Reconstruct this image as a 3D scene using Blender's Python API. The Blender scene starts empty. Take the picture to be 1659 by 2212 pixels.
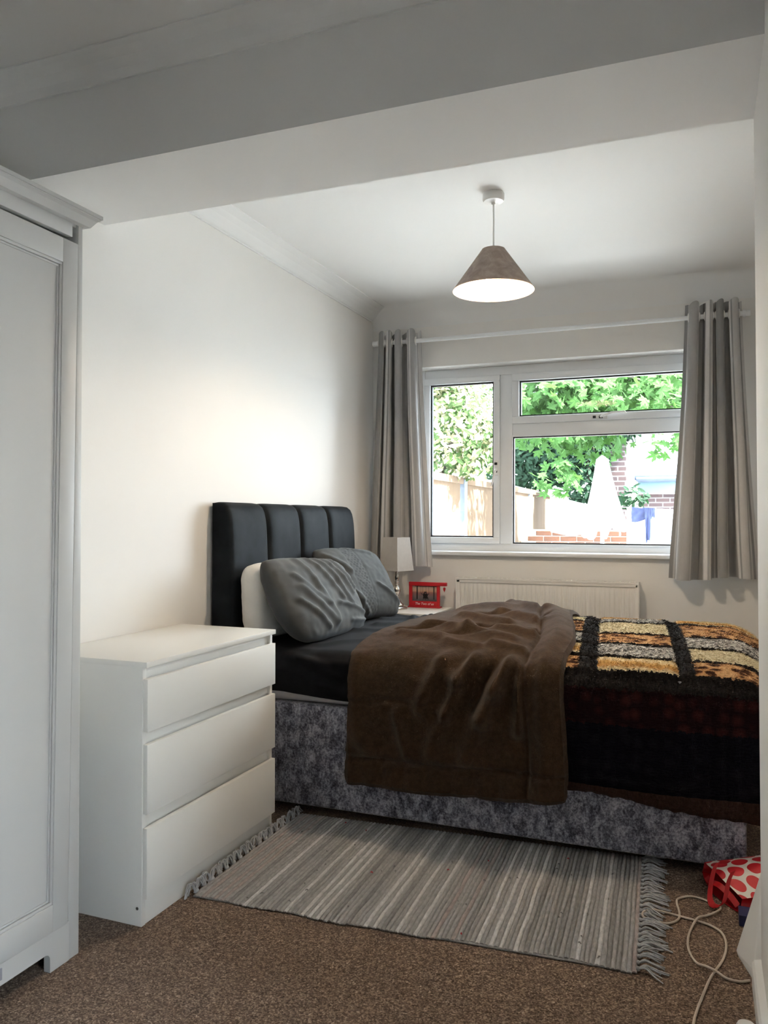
import bpy, bmesh, math, random
import numpy as np
from mathutils import Vector, Matrix, noise
R = math.radians
sc = bpy.context.scene
col = sc.collection
# ------------------------------------------------------------------ camera
YAW, PITCH, ROLL = R(21.5436), R(0.5307), R(0.1240)
CAM = Vector((1.77967, -1.77276, 1.09167))
fw = Vector((-math.sin(YAW)*math.cos(PITCH), math.cos(YAW)*math.cos(PITCH), math.sin(PITCH)))
rt0 = Vector((math.cos(YAW), math.sin(YAW), 0)); up0 = rt0.cross(fw)
rt = rt0*math.cos(ROLL) + up0*math.sin(ROLL); up = up0*math.cos(ROLL) - rt0*math.sin(ROLL)
cd = bpy.data.cameras.new('camera'); cam = bpy.data.objects.new('camera', cd); col.objects.link(cam)
cam.matrix_world = Matrix(((rt.x, up.x, -fw.x, CAM.x), (rt.y, up.y, -fw.y, CAM.y), (rt.z, up.z, -fw.z, CAM.z), (0, 0, 0, 1)))
cd.sensor_fit = 'HORIZONTAL'; cd.sensor_width = 36; cd.lens = 36*1737.78/1659; cd.clip_start = .02; cd.clip_end = 200
sc.camera = cam
# ------------------------------------------------------------------ light, exposure
EXPOSURE = 1.70
SUN_W = 31.0
SKY_S = 1.9
LAMP_W = 8.8
vs = sc.view_settings
sc.display_settings.display_device = 'sRGB'
vs.view_transform = 'Standard'; vs.look = 'None'; vs.exposure = EXPOSURE; vs.gamma = 1.0; vs.use_curve_mapping = False
world = bpy.data.worlds.new('world'); sc.world = world; world.use_nodes = True
wn = world.node_tree.nodes; wl = world.node_tree.links
wn.clear()
wo = wn.new('ShaderNodeOutputWorld'); wb = wn.new('ShaderNodeBackground')
wb.inputs['Color'].default_value = (0.82, 0.92, 1.04, 1); wb.inputs['Strength'].default_value = SKY_S*4.0
wl.new(wb.outputs[0], wo.inputs[0])
sd = bpy.data.lights.new('sun', 'SUN'); sd.energy = SUN_W; sd.angle = R(0.6); sd.color = (1.0, .97, .92)
sun = bpy.data.objects.new('sun', sd); col.objects.link(sun)
sun.rotation_euler = Vector((0.75, -0.12, 1.0)).to_track_quat('Z', 'Y').to_euler()
sun.location = (8, -1, 12)
pd = bpy.data.lights.new('window_daylight_portal', 'AREA'); pd.shape = 'RECTANGLE'; pd.size = 1.7; pd.size_y = 1.0
pd.cycles.is_portal = True
po = bpy.data.objects.new('window_daylight_portal', pd); col.objects.link(po)
po.location = (1.08, 2.74, 1.42); po.rotation_euler = (R(-90), 0, 0)
sc.cycles.max_bounces = 8; sc.cycles.diffuse_bounces = 5; sc.cycles.glossy_bounces = 2; sc.cycles.transmission_bounces = 4; sc.cycles.transparent_max_bounces = 8
sc.cycles.sample_clamp_indirect = 8.0; sc.cycles.adaptive_threshold = .03
sc.cycles.caustics_reflective = False; sc.cycles.caustics_refractive = False

# ------------------------------------------------------------------ measured room
L, H, HB, Y1, Y2, W = 2.5577, 2.3006, 2.0335, -.0625, .290, 1.8945
HN = 2.312           # ceiling of the near room
XN = -.215            # left wall of the near room (behind the wardrobe)
XB = 2.25            # right wall of the window bay
YB = -3.2            # rear wall behind the camera
GZ = -.12            # garden level

# ------------------------------------------------------------------ materials
def nt(m): return m.node_tree.nodes, m.node_tree.links
def new_mat(name):
    m = bpy.data.materials.new(name); m.use_nodes = True
    return m
def bsdf(m): return m.node_tree.nodes['Principled BSDF']
def c4(c): return (c[0], c[1], c[2], 1)
def mth(m, op, a, b=None, clamp=False):
    N, K = nt(m); n = N.new('ShaderNodeMath'); n.operation = op; n.use_clamp = clamp
    for i, v in enumerate((a, b)):
        if v is None: continue
        if isinstance(v, (int, float)): n.inputs[i].default_value = v
        else: K.new(v, n.inputs[i])
    return n.outputs[0]
def mixc(m, f, a, b, mode='MIX'):
    N, K = nt(m); n = N.new('ShaderNodeMix'); n.data_type = 'RGBA'; n.blend_type = mode
    if isinstance(f, (int, float)): n.inputs[0].default_value = f
    else: K.new(f, n.inputs[0])
    for i, v in ((6, a), (7, b)):
        if isinstance(v, (tuple, list)): n.inputs[i].default_value = c4(v)
        else: K.new(v, n.inputs[i])
    return n.outputs[2]
def coords(m, kind='Object', scale=(1, 1, 1)):
    N, K = nt(m); t = N.new('ShaderNodeTexCoord'); mp = N.new('ShaderNodeMapping')
    mp.inputs['Scale'].default_value = scale
    K.new(t.outputs[kind], mp.inputs['Vector']); return mp.outputs[0]
def noisef(m, vec, scale, detail=3, rough=.55, dist=0):
    N, K = nt(m); n = N.new('ShaderNodeTexNoise'); n.inputs['Scale'].default_value = scale
    n.inputs['Detail'].default_value = detail; n.inputs['Roughness'].default_value = rough; n.inputs['Distortion'].default_value = dist
    K.new(vec, n.inputs['Vector']); return n.outputs['Fac']
def vorof(m, vec, scale, feat='F1', out='Distance', rnd=1.0):
    N, K = nt(m); n = N.new('ShaderNodeTexVoronoi'); n.feature = feat; n.inputs['Scale'].default_value = scale
    n.inputs['Randomness'].default_value = rnd
    K.new(vec, n.inputs['Vector']); return n.outputs[out]
def ramp(m, f, stops, interp='LINEAR'):
    N, K = nt(m); n = N.new('ShaderNodeValToRGB'); n.color_ramp.interpolation = interp
    e = n.color_ramp.elements
    while len(e) < len(stops): e.new(.5)
    for el, (p, c) in zip(e, stops): el.position = p; el.color = c4(c)
    K.new(f, n.inputs[0]); return n.outputs['Color']
def bump(m, h, strength, dist):
    N, K = nt(m); n = N.new('ShaderNodeBump'); n.inputs['Strength'].default_value = strength; n.inputs['Distance'].default_value = dist
    K.new(h, n.inputs['Height']); K.new(n.outputs[0], bsdf(m).inputs['Normal'])
def setin(m, **kw):
    b = bsdf(m)
    for k, v in kw.items():
        k = {'Rough': 'Roughness', 'Metal': 'Metallic', 'Spec': 'Specular IOR Level', 'Sheen': 'Sheen Weight', 'Coat': 'Coat Weight', 'SheenR': 'Sheen Roughness'}.get(k, k)
        b.inputs[k].default_value = v
def base(m, c):
    b = bsdf(m)
    if isinstance(c, (tuple, list)): b.inputs['Base Color'].default_value = c4(c)
    else: m.node_tree.links.new(c, b.inputs['Base Color'])
def pmat(name, c, rough=.5, var=0.0, vs_=12, bp=0.0, bs=150, bd=.002, stretch=(1, 1, 1), detail=3, **kw):
    m = new_mat(name); v = coords(m, 'Object', stretch)
    if var:
        f = noisef(m, v, vs_, detail)
        base(m, ramp(m, f, [(.3, [x*(1-var) for x in c]), (.7, [min(1, x*(1+var)) for x in c])]))
    else: base(m, c)
    if bp: bump(m, noisef(m, v, bs, 2), bp, bd)
    setin(m, Rough=rough, **kw); return m
MT = {}
MT['wall'] = pmat('wall_paint', (.825, .805, .775), .62, .015, 1.6, .10, 90, .002)
MT['ceil'] = pmat('ceiling_paint', (.83, .825, .815), .7, .015, 1.2, .10, 60, .002)
MT['trimw'] = pmat('trim_gloss_paint', (.83, .83, .81), .35, .01, 3)
MT['white_lam'] = pmat('white_laminate', (.87, .855, .815), .36, .01, 2, .03, 500, .0004)
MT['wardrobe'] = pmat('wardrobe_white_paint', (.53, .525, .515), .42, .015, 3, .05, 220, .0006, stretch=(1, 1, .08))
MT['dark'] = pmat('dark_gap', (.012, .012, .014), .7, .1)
MT['upvc'] = pmat('white_plastic_frame', (.84, .855, .87), .28, .01, 3)
MT['gasket'] = pmat('black_rubber_gasket', (.012, .012, .013), .55, .1)
MT['plastic'] = pmat('white_plastic', (.80, .79, .77), .35, .02, 6)
MT['enamel'] = pmat('radiator_enamel', (.86, .835, .80), .3, .01, 5)
MT['chrome'] = pmat('brushed_nickel', (.62, .58, .53), .24, .06, 30, Metal=1.0)
MT['leather'] = pmat('black_faux_leather', (.013, .0155, .019), 0.58, .35, 9, .35, 420, .001, Spec=.07)
MT['black_sheet'] = pmat('black_cotton', (.0055, .0055, .0075), .85, .25, 30, .25, 600, .001, Spec=.2)
MT['grey_case'] = pmat('charcoal_pillowcase', (.044, .047, .049), .8, .12, 14, .25, 700, .001, Sheen=.15)
MT['white_cotton'] = pmat('white_cotton', (.76, .74, .70), .85, .05, 16, .3, 60, .003)
MT['mattress'] = pmat('mattress_white_fabric', (.62, .62, .66), .85, .08, 12, .3, 80, .003)
MT['red'] = pmat('red_lacquer', (.50, .012, .02), .4, .1, 10)
MT['red_bag'] = pmat('red_plastic_film', (.42, .006, .011), .35, .2, 18, Spec=.35)
MT['navy_box'] = pmat('navy_card', (.014, .018, .08), .5, .2)
MT['cable'] = pmat('beige_cable', (.55, .47, .39), .5, .06, 20)
MT['shade_cloth'] = pmat('grey_lampshade_cloth', (.52, .49, .46), .8, .03, 50)
MT['photo_dark'] = pmat('photo_print_dark', (.02, .016, .018), .35, .1)
MT['ink_white'] = pmat('white_ink', (.85, .84, .82), .5, .01)

def carpet():
    m = new_mat('brown_carpet'); N, K = nt(m); v = coords(m)
    vo = N.new('ShaderNodeTexVoronoi'); vo.inputs['Scale'].default_value = 300; K.new(v, vo.inputs['Vector'])
    sp = N.new('ShaderNodeSeparateColor'); K.new(vo.outputs['Color'], sp.inputs[0])
    f1 = noisef(m, v, 110, 3, .65); f3 = noisef(m, v, 3.0, 3); fib = noisef(m, coords(m, 'Object', (1, .35, 1)), 260, 2, .6)
    k = mth(m, 'ADD', mth(m, 'ADD', mth(m, 'MULTIPLY', sp.outputs[0], .45), mth(m, 'MULTIPLY', f1, .40)), mth(m, 'MULTIPLY', fib, .35))
    c = ramp(m, k, [(.34, (.045, .026, .017)), (.52, (.125, .080, .055)), (.68, (.205, .138, .098)), (.82, (.36, .26, .19)), (.93, (.60, .47, .37))])
    c = mixc(m, mth(m, 'MULTIPLY', f3, .35), c, (.125, .083, .060))
    base(m, c); setin(m, Rough=.95, Spec=.1, Sheen=.12)
    bump(m, k, .9, .006); return m
MT['carpet'] = carpet()
def velvet():
    m = new_mat('grey_crushed_velvet'); v = coords(m)
    vz = coords(m, 'Object', (1, 1, .62))
    a = noisef(m, vz, 34, 6, .78, .35); b = noisef(m, v, 130, 4, .7, .3); g = noisef(m, v, 4, 2)
    f = mth(m, 'ADD', mth(m, 'MULTIPLY', a, .60), mth(m, 'MULTIPLY', b, .40))
    c = ramp(m, f, [(.40, (.018, .018, .034)), (.475, (.14, .14, .185)), (.54, (.37, .37, .45)), (.64, (.70, .70, .80))])
    c = mixc(m, mth(m, 'MULTIPLY', g, .3), c, (.14, .138, .16))
    base(m, c); setin(m, Rough=.55, Sheen=.6, SheenR=.35, Spec=.3)
    bump(m, f, .6, .006); return m
MT['velvet'] = velvet()
def brown_fleece():
    m = new_mat('brown_fleece'); v = coords(m)
    a = noisef(m, v, 55, 4, .7); b = noisef(m, v, 420, 2, .6)
    c = ramp(m, a, [(.3, (.028, .0145, .0085)), (.7, (.066, .037, .020))])
    base(m, mixc(m, mth(m, 'MULTIPLY', b, .4), c, (.078, .047, .026)))
    setin(m, Rough=.95, Sheen=.12, SheenR=.5, Spec=.06)
    bump(m, mth(m, 'ADD', a, b), .7, .004); return m
MT['brown'] = brown_fleece()
def lampshade():
    m = new_mat('mottled_grey_suede_shade'); v = coords(m)
    a = noisef(m, v, 28, 5, .65, .5)
    c = ramp(m, a, [(.3, (.26, .205, .175)), (.55, (.40, .32, .27)), (.75, (.50, .42, .37))])
    base(m, c); setin(m, Rough=.8, Sheen=.2); bump(m, a, .2, .002)
    N, K = nt(m); t = N.new('ShaderNodeBsdfTranslucent'); t.inputs[0].default_value = (.45, .26, .14, 1)
    mx = N.new('ShaderNodeMixShader'); mx.inputs[0].default_value = .12
    K.new(bsdf(m).outputs[0], mx.inputs[1]); K.new(t.outputs[0], mx.inputs[2]); K.new(mx.outputs[0], N['Material Output'].inputs['Surface'])
    return m
MT['shade'] = lampshade()
MT['shade_in'] = pmat('white_shade_lining', (.9, .88, .82), .6, .01, 20)
def glass():
    m = new_mat('window_glass'); N, K = nt(m)
    t = N.new('ShaderNodeBsdfTransparent'); g = N.new('ShaderNodeBsdfGlossy'); g.inputs['Roughness'].default_value = .02
    t.inputs[0].default_value = (.95, .97, .96, 1)
    mx = N.new('ShaderNodeMixShader'); fr = N.new('ShaderNodeFresnel'); fr.inputs[0].default_value = 1.45
    K.new(mth(m, 'MULTIPLY', fr.outputs[0], .8), mx.inputs[0]); K.new(t.outputs[0], mx.inputs[1]); K.new(g.outputs[0], mx.inputs[2])
    K.new(mx.outputs[0], N['Material Output'].inputs['Surface']); return m
MT['glass'] = glass()
def curtain_mat():
    m = new_mat('striped_grey_curtain_fabric'); N, K = nt(m)
    uv = N.new('ShaderNodeUVMap'); sp = N.new('ShaderNodeSeparateXYZ'); K.new(uv.outputs[0], sp.inputs[0])
    u = mth(m, 'FRACT', mth(m, 'DIVIDE', sp.outputs[0], .27))
    D, G, Lt, P = (.27, .268, .27), (.41, .405, .405), (.68, .665, .655), (.53, .52, .515)
    c = ramp(m, u, [(0, G), (.10, Lt), (.13, G), (.16, Lt), (.24, D), (.27, P), (.40, D), (.62, P), (.66, D), (.70, Lt), (.78, G), (.82, Lt), (.85, G)], 'CONSTANT')
    v = coords(m, 'UV', (1, .25, 1)); f = noisef(m, v, 220, 3, .7); f2 = noisef(m, v, 40, 3)
    c = mixc(m, .38, c, ramp(m, f, [(.3, (.78, .78, .78)), (.7, (1.0, 1.0, 1.0))]), 'MULTIPLY')
    c = mixc(m, mth(m, 'MULTIPLY', f2, .25), c, (.24, .232, .225))
    base(m, c); setin(m, Rough=.62, Sheen=.3, Spec=.35); bump(m, f, .25, .001); return m
MT['curtain'] = curtain_mat()

# ------------------------------------------------------------------ mesh helpers
ORG = {}
def link(o, parent=None):
    col.objects.link(o)
    if parent is not None: o.parent = parent
    return o
def tag(o, label=None, cat=None, group=None, kind=None):
    if label: o['label'] = label
    if cat: o['category'] = cat
    if group: o['group'] = group
    if kind: o['kind'] = kind
    return o
def thing(name, label, cat, loc, group=None):
    o = bpy.data.objects.new(name, None); o.empty_display_size = .05; o.location = loc; link(o)
    ORG[o] = Vector(loc); return tag(o, label, cat, group)
def mo(name, vf, mat, parent=None, smooth=False, bev=0, seg=2, ang=40, uv=None, origin=None, mats=None, fmat=None):
    V, F = vf
    V = [Vector(v) for v in V]
    if parent is not None: org = ORG[parent]
    elif origin is not None: org = Vector(origin)
    else:
        xs = [v.x for v in V]; ys = [v.y for v in V]; zs = [v.z for v in V]
        org = Vector(((min(xs)+max(xs))/2, (min(ys)+max(ys))/2, min(zs)))
    me = bpy.data.meshes.new(name)
    me.from_pydata([v-org for v in V], [], F)
    if uv is not None:
        ly = me.uv_layers.new(name='UVMap')
        for lp in me.loops: ly.data[lp.index].uv = uv[lp.vertex_index]
    if bev:
        bm = bmesh.new(); bm.from_mesh(me)
        bmesh.ops.recalc_face_normals(bm, faces=bm.faces)
        ed = [e for e in bm.edges if len(e.link_faces) == 2 and e.calc_face_angle() > .5]
        bmesh.ops.bevel(bm, geom=ed, offset=bev, segments=seg, profile=.5, affect='EDGES', clamp_overlap=True)
        bm.to_mesh(me); bm.free(); smooth = True
    me.materials.append(mat)
    if mats:
        for x in mats: me.materials.append(x)
    if fmat:
        for i, k in enumerate(fmat): me.polygons[i].material_index = k
    if smooth:
        me.polygons.foreach_set('use_smooth', [True]*len(me.polygons)); me.set_sharp_from_angle(angle=R(ang))
    o = bpy.data.objects.new(name, me); ORG[o] = org
    if parent is None: o.location = org
    return link(o, parent)
def struct(name, vf, mat, parent=None, **k):
    o = mo(name, vf, mat, parent, **k)
    if parent is None: o['kind'] = 'structure'
    return o
def merge(*ps):
    V, F = [], []
    for v, f in ps:
        n = len(V); V += list(v); F += [tuple(i+n for i in q) for q in f]
    return V, F
def box(x0, x1, y0, y1, z0, z1):
    return ([(x0, y0, z0), (x1, y0, z0), (x1, y1, z0), (x0, y1, z0), (x0, y0, z1), (x1, y0, z1), (x1, y1, z1), (x0, y1, z1)],
            [(3, 2, 1, 0), (4, 5, 6, 7), (0, 1, 5, 4), (1, 2, 6, 5), (2, 3, 7, 6), (3, 0, 4, 7)])
def prism(poly, axis, a, b):
    n = len(poly)
    def P(p, t): return {'x': (t, p[0], p[1]), 'y': (p[0], t, p[1]), 'z': (p[0], p[1], t)}[axis]
    return [P(p, a) for p in poly]+[P(p, b) for p in poly], [tuple(range(n-1, -1, -1)), tuple(range(n, 2*n))]+[(i, (i+1) % n, n+(i+1) % n, n+i) for i in range(n)]
def lathe(prof, c, n=32, cap=True):
    V, F = [], []
    for r, z in prof:
        for k in range(n):
            a = 2*math.pi*k/n; V.append((c[0]+r*math.cos(a), c[1]+r*math.sin(a), c[2]+z))
    for i in range(len(prof)-1):
        for k in range(n): F.append((i*n+k, i*n+(k+1) % n, (i+1)*n+(k+1) % n, (i+1)*n+k))
    if cap:
        F.append(tuple(range(n-1, -1, -1))); m = (len(prof)-1)*n; F.append(tuple(range(m, m+n)))
    return V, F
def tube(pts, r, n=8, cap=True):
    pts = [Vector(p) for p in pts]; V, F = [], []
    rr = r if callable(r) else (lambda t: r)
    t0 = (pts[1]-pts[0]).normalized(); ref = Vector((0, 0, 1)) if abs(t0.z) < .9 else Vector((1, 0, 0))
    u = t0.cross(ref).normalized()
    for i, p in enumerate(pts):
        t = (pts[min(i+1, len(pts)-1)]-pts[max(i-1, 0)]).normalized()
        u = (u-t*u.dot(t)).normalized(); w = t.cross(u); q = rr(i/(len(pts)-1))
        for k in range(n):
            a = 2*math.pi*k/n; V.append(p+(u*math.cos(a)+w*math.sin(a))*q)
    for i in range(len(pts)-1):
        for k in range(n): F.append((i*n+k, i*n+(k+1) % n, (i+1)*n+(k+1) % n, (i+1)*n+k))
    if cap: F.append(tuple(range(n-1, -1, -1))); m = (len(pts)-1)*n; F.append(tuple(range(m, m+n)))
    return V, F
def grid(nu, nv, fn, closed_v=False):
    V = [fn(i/nu, j/nv) for i in range(nu+1) for j in range(nv+1)]
    F = [(i*(nv+1)+j, (i+1)*(nv+1)+j, (i+1)*(nv+1)+j+1, i*(nv+1)+j+1) for i in range(nu) for j in range(nv)]
    return V, F
def sheet(nu, nv, fn, nrm, th):
    """a closed slab of cloth: outer face fn, inner face moved by th along -nrm"""
    V, F = grid(nu, nv, fn); n = len(V)
    V2 = [Vector(fn(i/nu, j/nv))-Vector(nrm(i/nu, j/nv))*th for i in range(nu+1) for j in range(nv+1)]
    F2 = [tuple(n+k for k in reversed(q)) for q in F]
    idx = lambda i, j: i*(nv+1)+j
    rim = [idx(i, 0) for i in range(nu+1)]+[idx(nu, j) for j in range(1, nv+1)]+[idx(i, nv) for i in range(nu-1, -1, -1)]+[idx(0, j) for j in range(nv-1, 0, -1)]
    F3 = [(rim[(k+1) % len(rim)], rim[k], n+rim[k], n+rim[(k+1) % len(rim)]) for k in range(len(rim))]
    return list(V)+V2, F+F2+F3
def crom(P, n):
    """Catmull-Rom through points, n samples even by arc length"""
    P = [np.array(p, float) for p in P]; Q = [2*P[0]-P[1]]+P+[2*P[-1]-P[-2]]; out = []
    for i in range(1, len(Q)-2):
        for t in np.linspace(0, 1, 24, endpoint=False):
            a, b, c, d = Q[i-1:i+3]
            out.append(.5*((2*b)+(-a+c)*t+(2*a-5*b+4*c-d)*t*t+(-a+3*b-3*c+d)*t**3))
    out.append(P[-1]); out = np.array(out)
    s = np.concatenate([[0], np.cumsum(np.linalg.norm(np.diff(out, axis=0), axis=1))])
    q = np.linspace(0, s[-1], n)
    return np.stack([np.interp(q, s, out[:, k]) for k in range(out.shape[1])], 1)
def sm(a, b, x): t = min(1, max(0, (x-a)/(b-a))); return t*t*(3-2*t)
def lerp(a, b, t): return a+(b-a)*t
def nz(x, y, z=0): return noise.noise(Vector((x, y, z)))

# ================================================================== THE ROOM
struct('floor', box(-.45, 2.4, YB-.15, L+.2, -.115, 0), MT['carpet'])
struct('wall_left', merge(box(-.15, 0, Y1+.02, L+.22, 0, 2.7), box(XN-.15, XN, YB, Y1+.02, 0, 2.7), box(XN-.15, -.15, Y1+.02, Y1+.15, 0, 2.7)), MT['wall'])
# right wall: its end leans a little; an unseen window is added in it to bring in fill daylight
W2Y0, W2Y1, W2Z0, W2Z1 = -1.62, -.95, .06, 1.16
def lean(q): return [(x+(.0135*(1-z/2.03) if x < W+.01 else 0), y, z) for x, y, z in q[0]], q[1]
struct('wall_right', merge(lean(box(W, 2.4, W2Y1, Y2, 0, 2.7)), box(W, 2.4, YB, W2Y0, 0, 2.7), box(W, 2.4, W2Y0, W2Y1, 0, W2Z0), box(W, 2.4, W2Y0, W2Y1, W2Z1, 2.7)), MT['wall'])
struct('wall_bay_right', box(XB, 2.4, Y2, L+.22, 0, 2.7), MT['wall'])
struct('wall_back', box(XN-.15, 2.4, YB-.15, YB, 0, 2.7), MT['wall'])
WX0, WX1, WZ0, WZ1 = .235, 1.93, .893, 1.956
struct('wall_window', merge(box(0, WX0, L, L+.22, 0, H+.05), box(WX1, XB, L, L+.22, 0, H+.05), box(WX0, WX1, L, L+.22, 0, WZ0), box(WX0, WX1, L, L+.22, WZ1, H+.05)), MT['wall'])
struct('wall_upper', box(XN-.15, 2.4, L, L+.22, H+.05, 5.2), MT['wall'])
struct('ceiling', box(0, XB, Y2, L, H, H+.12), MT['ceil'])
struct('ceiling_near', box(XN, W, YB, Y1, HN, HN+.12), MT['ceil'])
struct('ceiling_beam', box(XN, W, Y1, Y2, HB, HN+.1), MT['ceil'])
struct('ceiling_roof', box(XN-.15, 2.4, YB-.15, L, 2.7, 2.8), MT['ceil'])
# coving: left wall of the bay, soft plaster curve over the window, near side of the beam
def cove(p0, p1, bulge, n=8):
    out = []
    for k in range(n+1):
        a = math.pi/2*k/n
        out.append((p1[0]+(p0[0]-p1[0])*math.cos(a)*1.0 if False else lerp(p1[0], p0[0], 1-math.sin(a)), lerp(p0[1], p1[1], 1-math.cos(a))))
    return out
def cove_prism(c, sx, sz, ru, rv, n=10):
    """concave quarter profile in a corner c; material fills the corner"""
    pts = [c]
    for k in range(n+1):
        a = math.pi/2*k/n
        pts.append((c[0]+sx*ru*(1-math.sin(a)), c[1]+sz*rv*(1-math.cos(a))))
    return pts
pf = [(0, H), (.103, H), (.103, H-.006), (.096, H-.008)]
for k in range(9):
    a = math.pi/2*k/8; pf.append((.012+.084*(1-math.sin(a))**1.0, H-.062+.054*(1-(1-math.cos(a)))))
pf = [(0, H), (.103, H), (.103, H-.005), (.094, H-.008), (.070, H-.016), (.046, H-.029), (.027, H-.045), (.014, H-.058), (.006, H-.061), (.006, H-.066), (0, H-.066)]
struct('trim_1', prism(pf, 'y', Y2, L-.03), MT['ceil'])
struct('trim_2', prism([(p[0], p[1]) for p in cove_prism((L, H), -1, -1, .13, .115)], 'x', .0, XB), MT['ceil'], smooth=True, ang=30)
struct('trim_3', prism([(Y1, HN), (Y1-.072, HN), (Y1-.072, HN-.004), (Y1-.056, HN-.010), (Y1-.034, HN-.022), (Y1-.016, HN-.040), (Y1-.007, HN-.058), (Y1-.007, HN-.062), (Y1, HN-.062)], 'x', XN, W), MT['ceil'])
# skirting of the right wall, cut off short of the wall's end
WB = W+.0135
struct('baseboard_right', merge(prism([(WB, 0), (WB-.020, 0), (WB-.020, .052), (WB-.015, .060), (WB, .064)], 'y', YB, Y2+.022), prism([(Y2, 0), (Y2+.022, 0), (Y2+.022, .054), (Y2+.016, .062), (Y2, .064)], 'x', WB, XB)), MT['trimw'])
struct('baseboard_window', box(.0, XB, L-.016, L, 0, .10), MT['trimw'], bev=.004)
struct('baseboard_left', box(.0, .016, .72, L-.016, 0, .10), MT['trimw'], bev=.004)

# ------------------------------------------------------------------ window
FY0, FY1 = L+.10, L+.165
win = bpy.data.objects.new('window_1', None); win.location = (1.08, FY0, WZ0); link(win); ORG[win] = Vector(win.location); win['kind'] = 'structure'
tag(win, 'white plastic framed window with a side casement and a top light')
def ring(x0, x1, z0, z1, w, ya, yb, wb=None):
    wb = w if wb is None else wb
    return merge(box(x0, x1, ya, yb, z1-w, z1), box(x0, x1, ya, yb, z0, z0+wb), box(x0, x0+w, ya, yb, z0+wb, z1-w), box(x1-w, x1, ya, yb, z0+wb, z1-w))
RX = 1.885
mo('window_frame', merge(box(.24, .282, FY0+.012, FY1, .915, WZ1), box(RX, 1.93, FY0+.012, FY1, .915, WZ1), box(.282, RX, FY0+.012, FY1, 1.905, WZ1), box(.282, RX, FY0+.012, FY1, .915, .956),
   box(.727, .797, FY0+.010, FY1, .956, 1.905), box(.797, RX, FY0+.010, FY1, 1.556, 1.626)), MT['upvc'], win, bev=.004)
def sash(name, x0, x1, z0, z1, w):
    s = mo(name, ring(x0, x1, z0, z1, w, FY0-.004, FY1-.01), MT['upvc'], win, bev=.004)
    mo('gasket', ring(x0+w-.002, x1-w+.002, z0+w-.002, z1-w+.002, .010, FY0+.012, FY0+.04), MT['gasket'], s)
    mo('pane', box(x0+w-.001, x1-w+.001, FY0+.026, FY0+.030, z0+w-.001, z1-w+.001), MT['glass'], s)
    return s
def handle(s, c, vertical):
    """white espagnolette handle: base plate, lever and two dark screw caps"""
    x, z = c; y = FY0-.004
    if vertical:
        b = mo('handle', merge(box(x-.011, x+.011, y-.010, y+.003, z-.055, z+.03), ), MT['plastic'], s, bev=.004)
        mo('lever', tube([(x, y-.012, z-.02), (x-.002, y-.03, z-.03), (x-.012, y-.034, z-.07), (x-.022, y-.034, z-.115)], lambda t: .008-.003*t, 8), MT['plastic'], b, smooth=True)
        mo('screw_cap', box(x-.0115, x+.0045, y-.0125, y-.009, z+.003, z+.017), MT['dark'], b)
        mo('screw_cap', prism([(x-.012, z-.040), (x+.004, z-.040), (x+.004, z-.026), (x-.001, z-.020), (x-.007, z-.020), (x-.012, z-.026)], 'y', y-.0125, y-.009), MT['dark'], b)
    else:
        b = mo('handle', box(x-.03, x+.055, y-.010, y+.003, z-.011, z+.011), MT['plastic'], s, bev=.004)
        mo('lever', tube([(x+.02, y-.012, z), (x+.035, y-.03, z+.002), (x+.075, y-.034, z+.016), (x+.145, y-.034, z+.020), (x+.15, y-.034, z+.008)], lambda t: .007-.003*t, 8), MT['plastic'], b, smooth=True)
        mo('screw_cap', box(x-.022, x-.006, y-.0125, y-.009, z-.008, z+.006), MT['dark'], b)
        mo('screw_cap', prism([(x+.010, z-.009), (x+.030, z-.009), (x+.030, z+.003), (x+.025, z+.008), (x+.015, z+.008), (x+.010, z+.003)], 'y', y-.0125, y-.009), MT['dark'], b)
s1 = sash('casement_sash', .282, .727, .956, 1.905, .0355)
handle(s1, (.712, 1.395), True)
s2 = sash('top_light_sash', .797, RX, 1.626, 1.905, .040)
handle(s2, (1.26, 1.644), False)
fx = mo('fixed_light_bead', ring(.793, RX+.004, .952, 1.560, .006, FY0+.004, FY0+.03), MT['upvc'], win)
mo('gasket', ring(.797, RX, .956, 1.556, .009, FY0+.016, FY0+.04), MT['gasket'], fx)
mo('pane', box(.797, RX, FY0+.026, FY0+.030, .956, 1.556), MT['glass'], fx)
mo('window_sill', box(WX0-.03, WX1+.03, L-.032, FY0+.03, .893, .916), MT['upvc'], win, bev=.006)

win2 = bpy.data.objects.new('window_added_fill', None); win2.location = (2.28, -1.2, W2Z0); link(win2); ORG[win2] = Vector(win2.location); win2['kind'] = 'structure'  # out of view, added to light the near room
tag(win2, 'unseen white framed window added in the right wall for fill daylight')
_sw = lambda q: ([(v[1], v[0], v[2]) for v in q[0]], [tuple(reversed(f)) for f in q[1]])
mo('window_frame', _sw(ring(W2Y0, W2Y1, W2Z0, W2Z1, .06, 2.25, 2.31)), MT['upvc'], win2, bev=.004)
mo('pane', box(2.277, 2.281, W2Y0+.06, W2Y1-.06, W2Z0+.06, W2Z1-.06), MT['glass'], win2)

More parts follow.
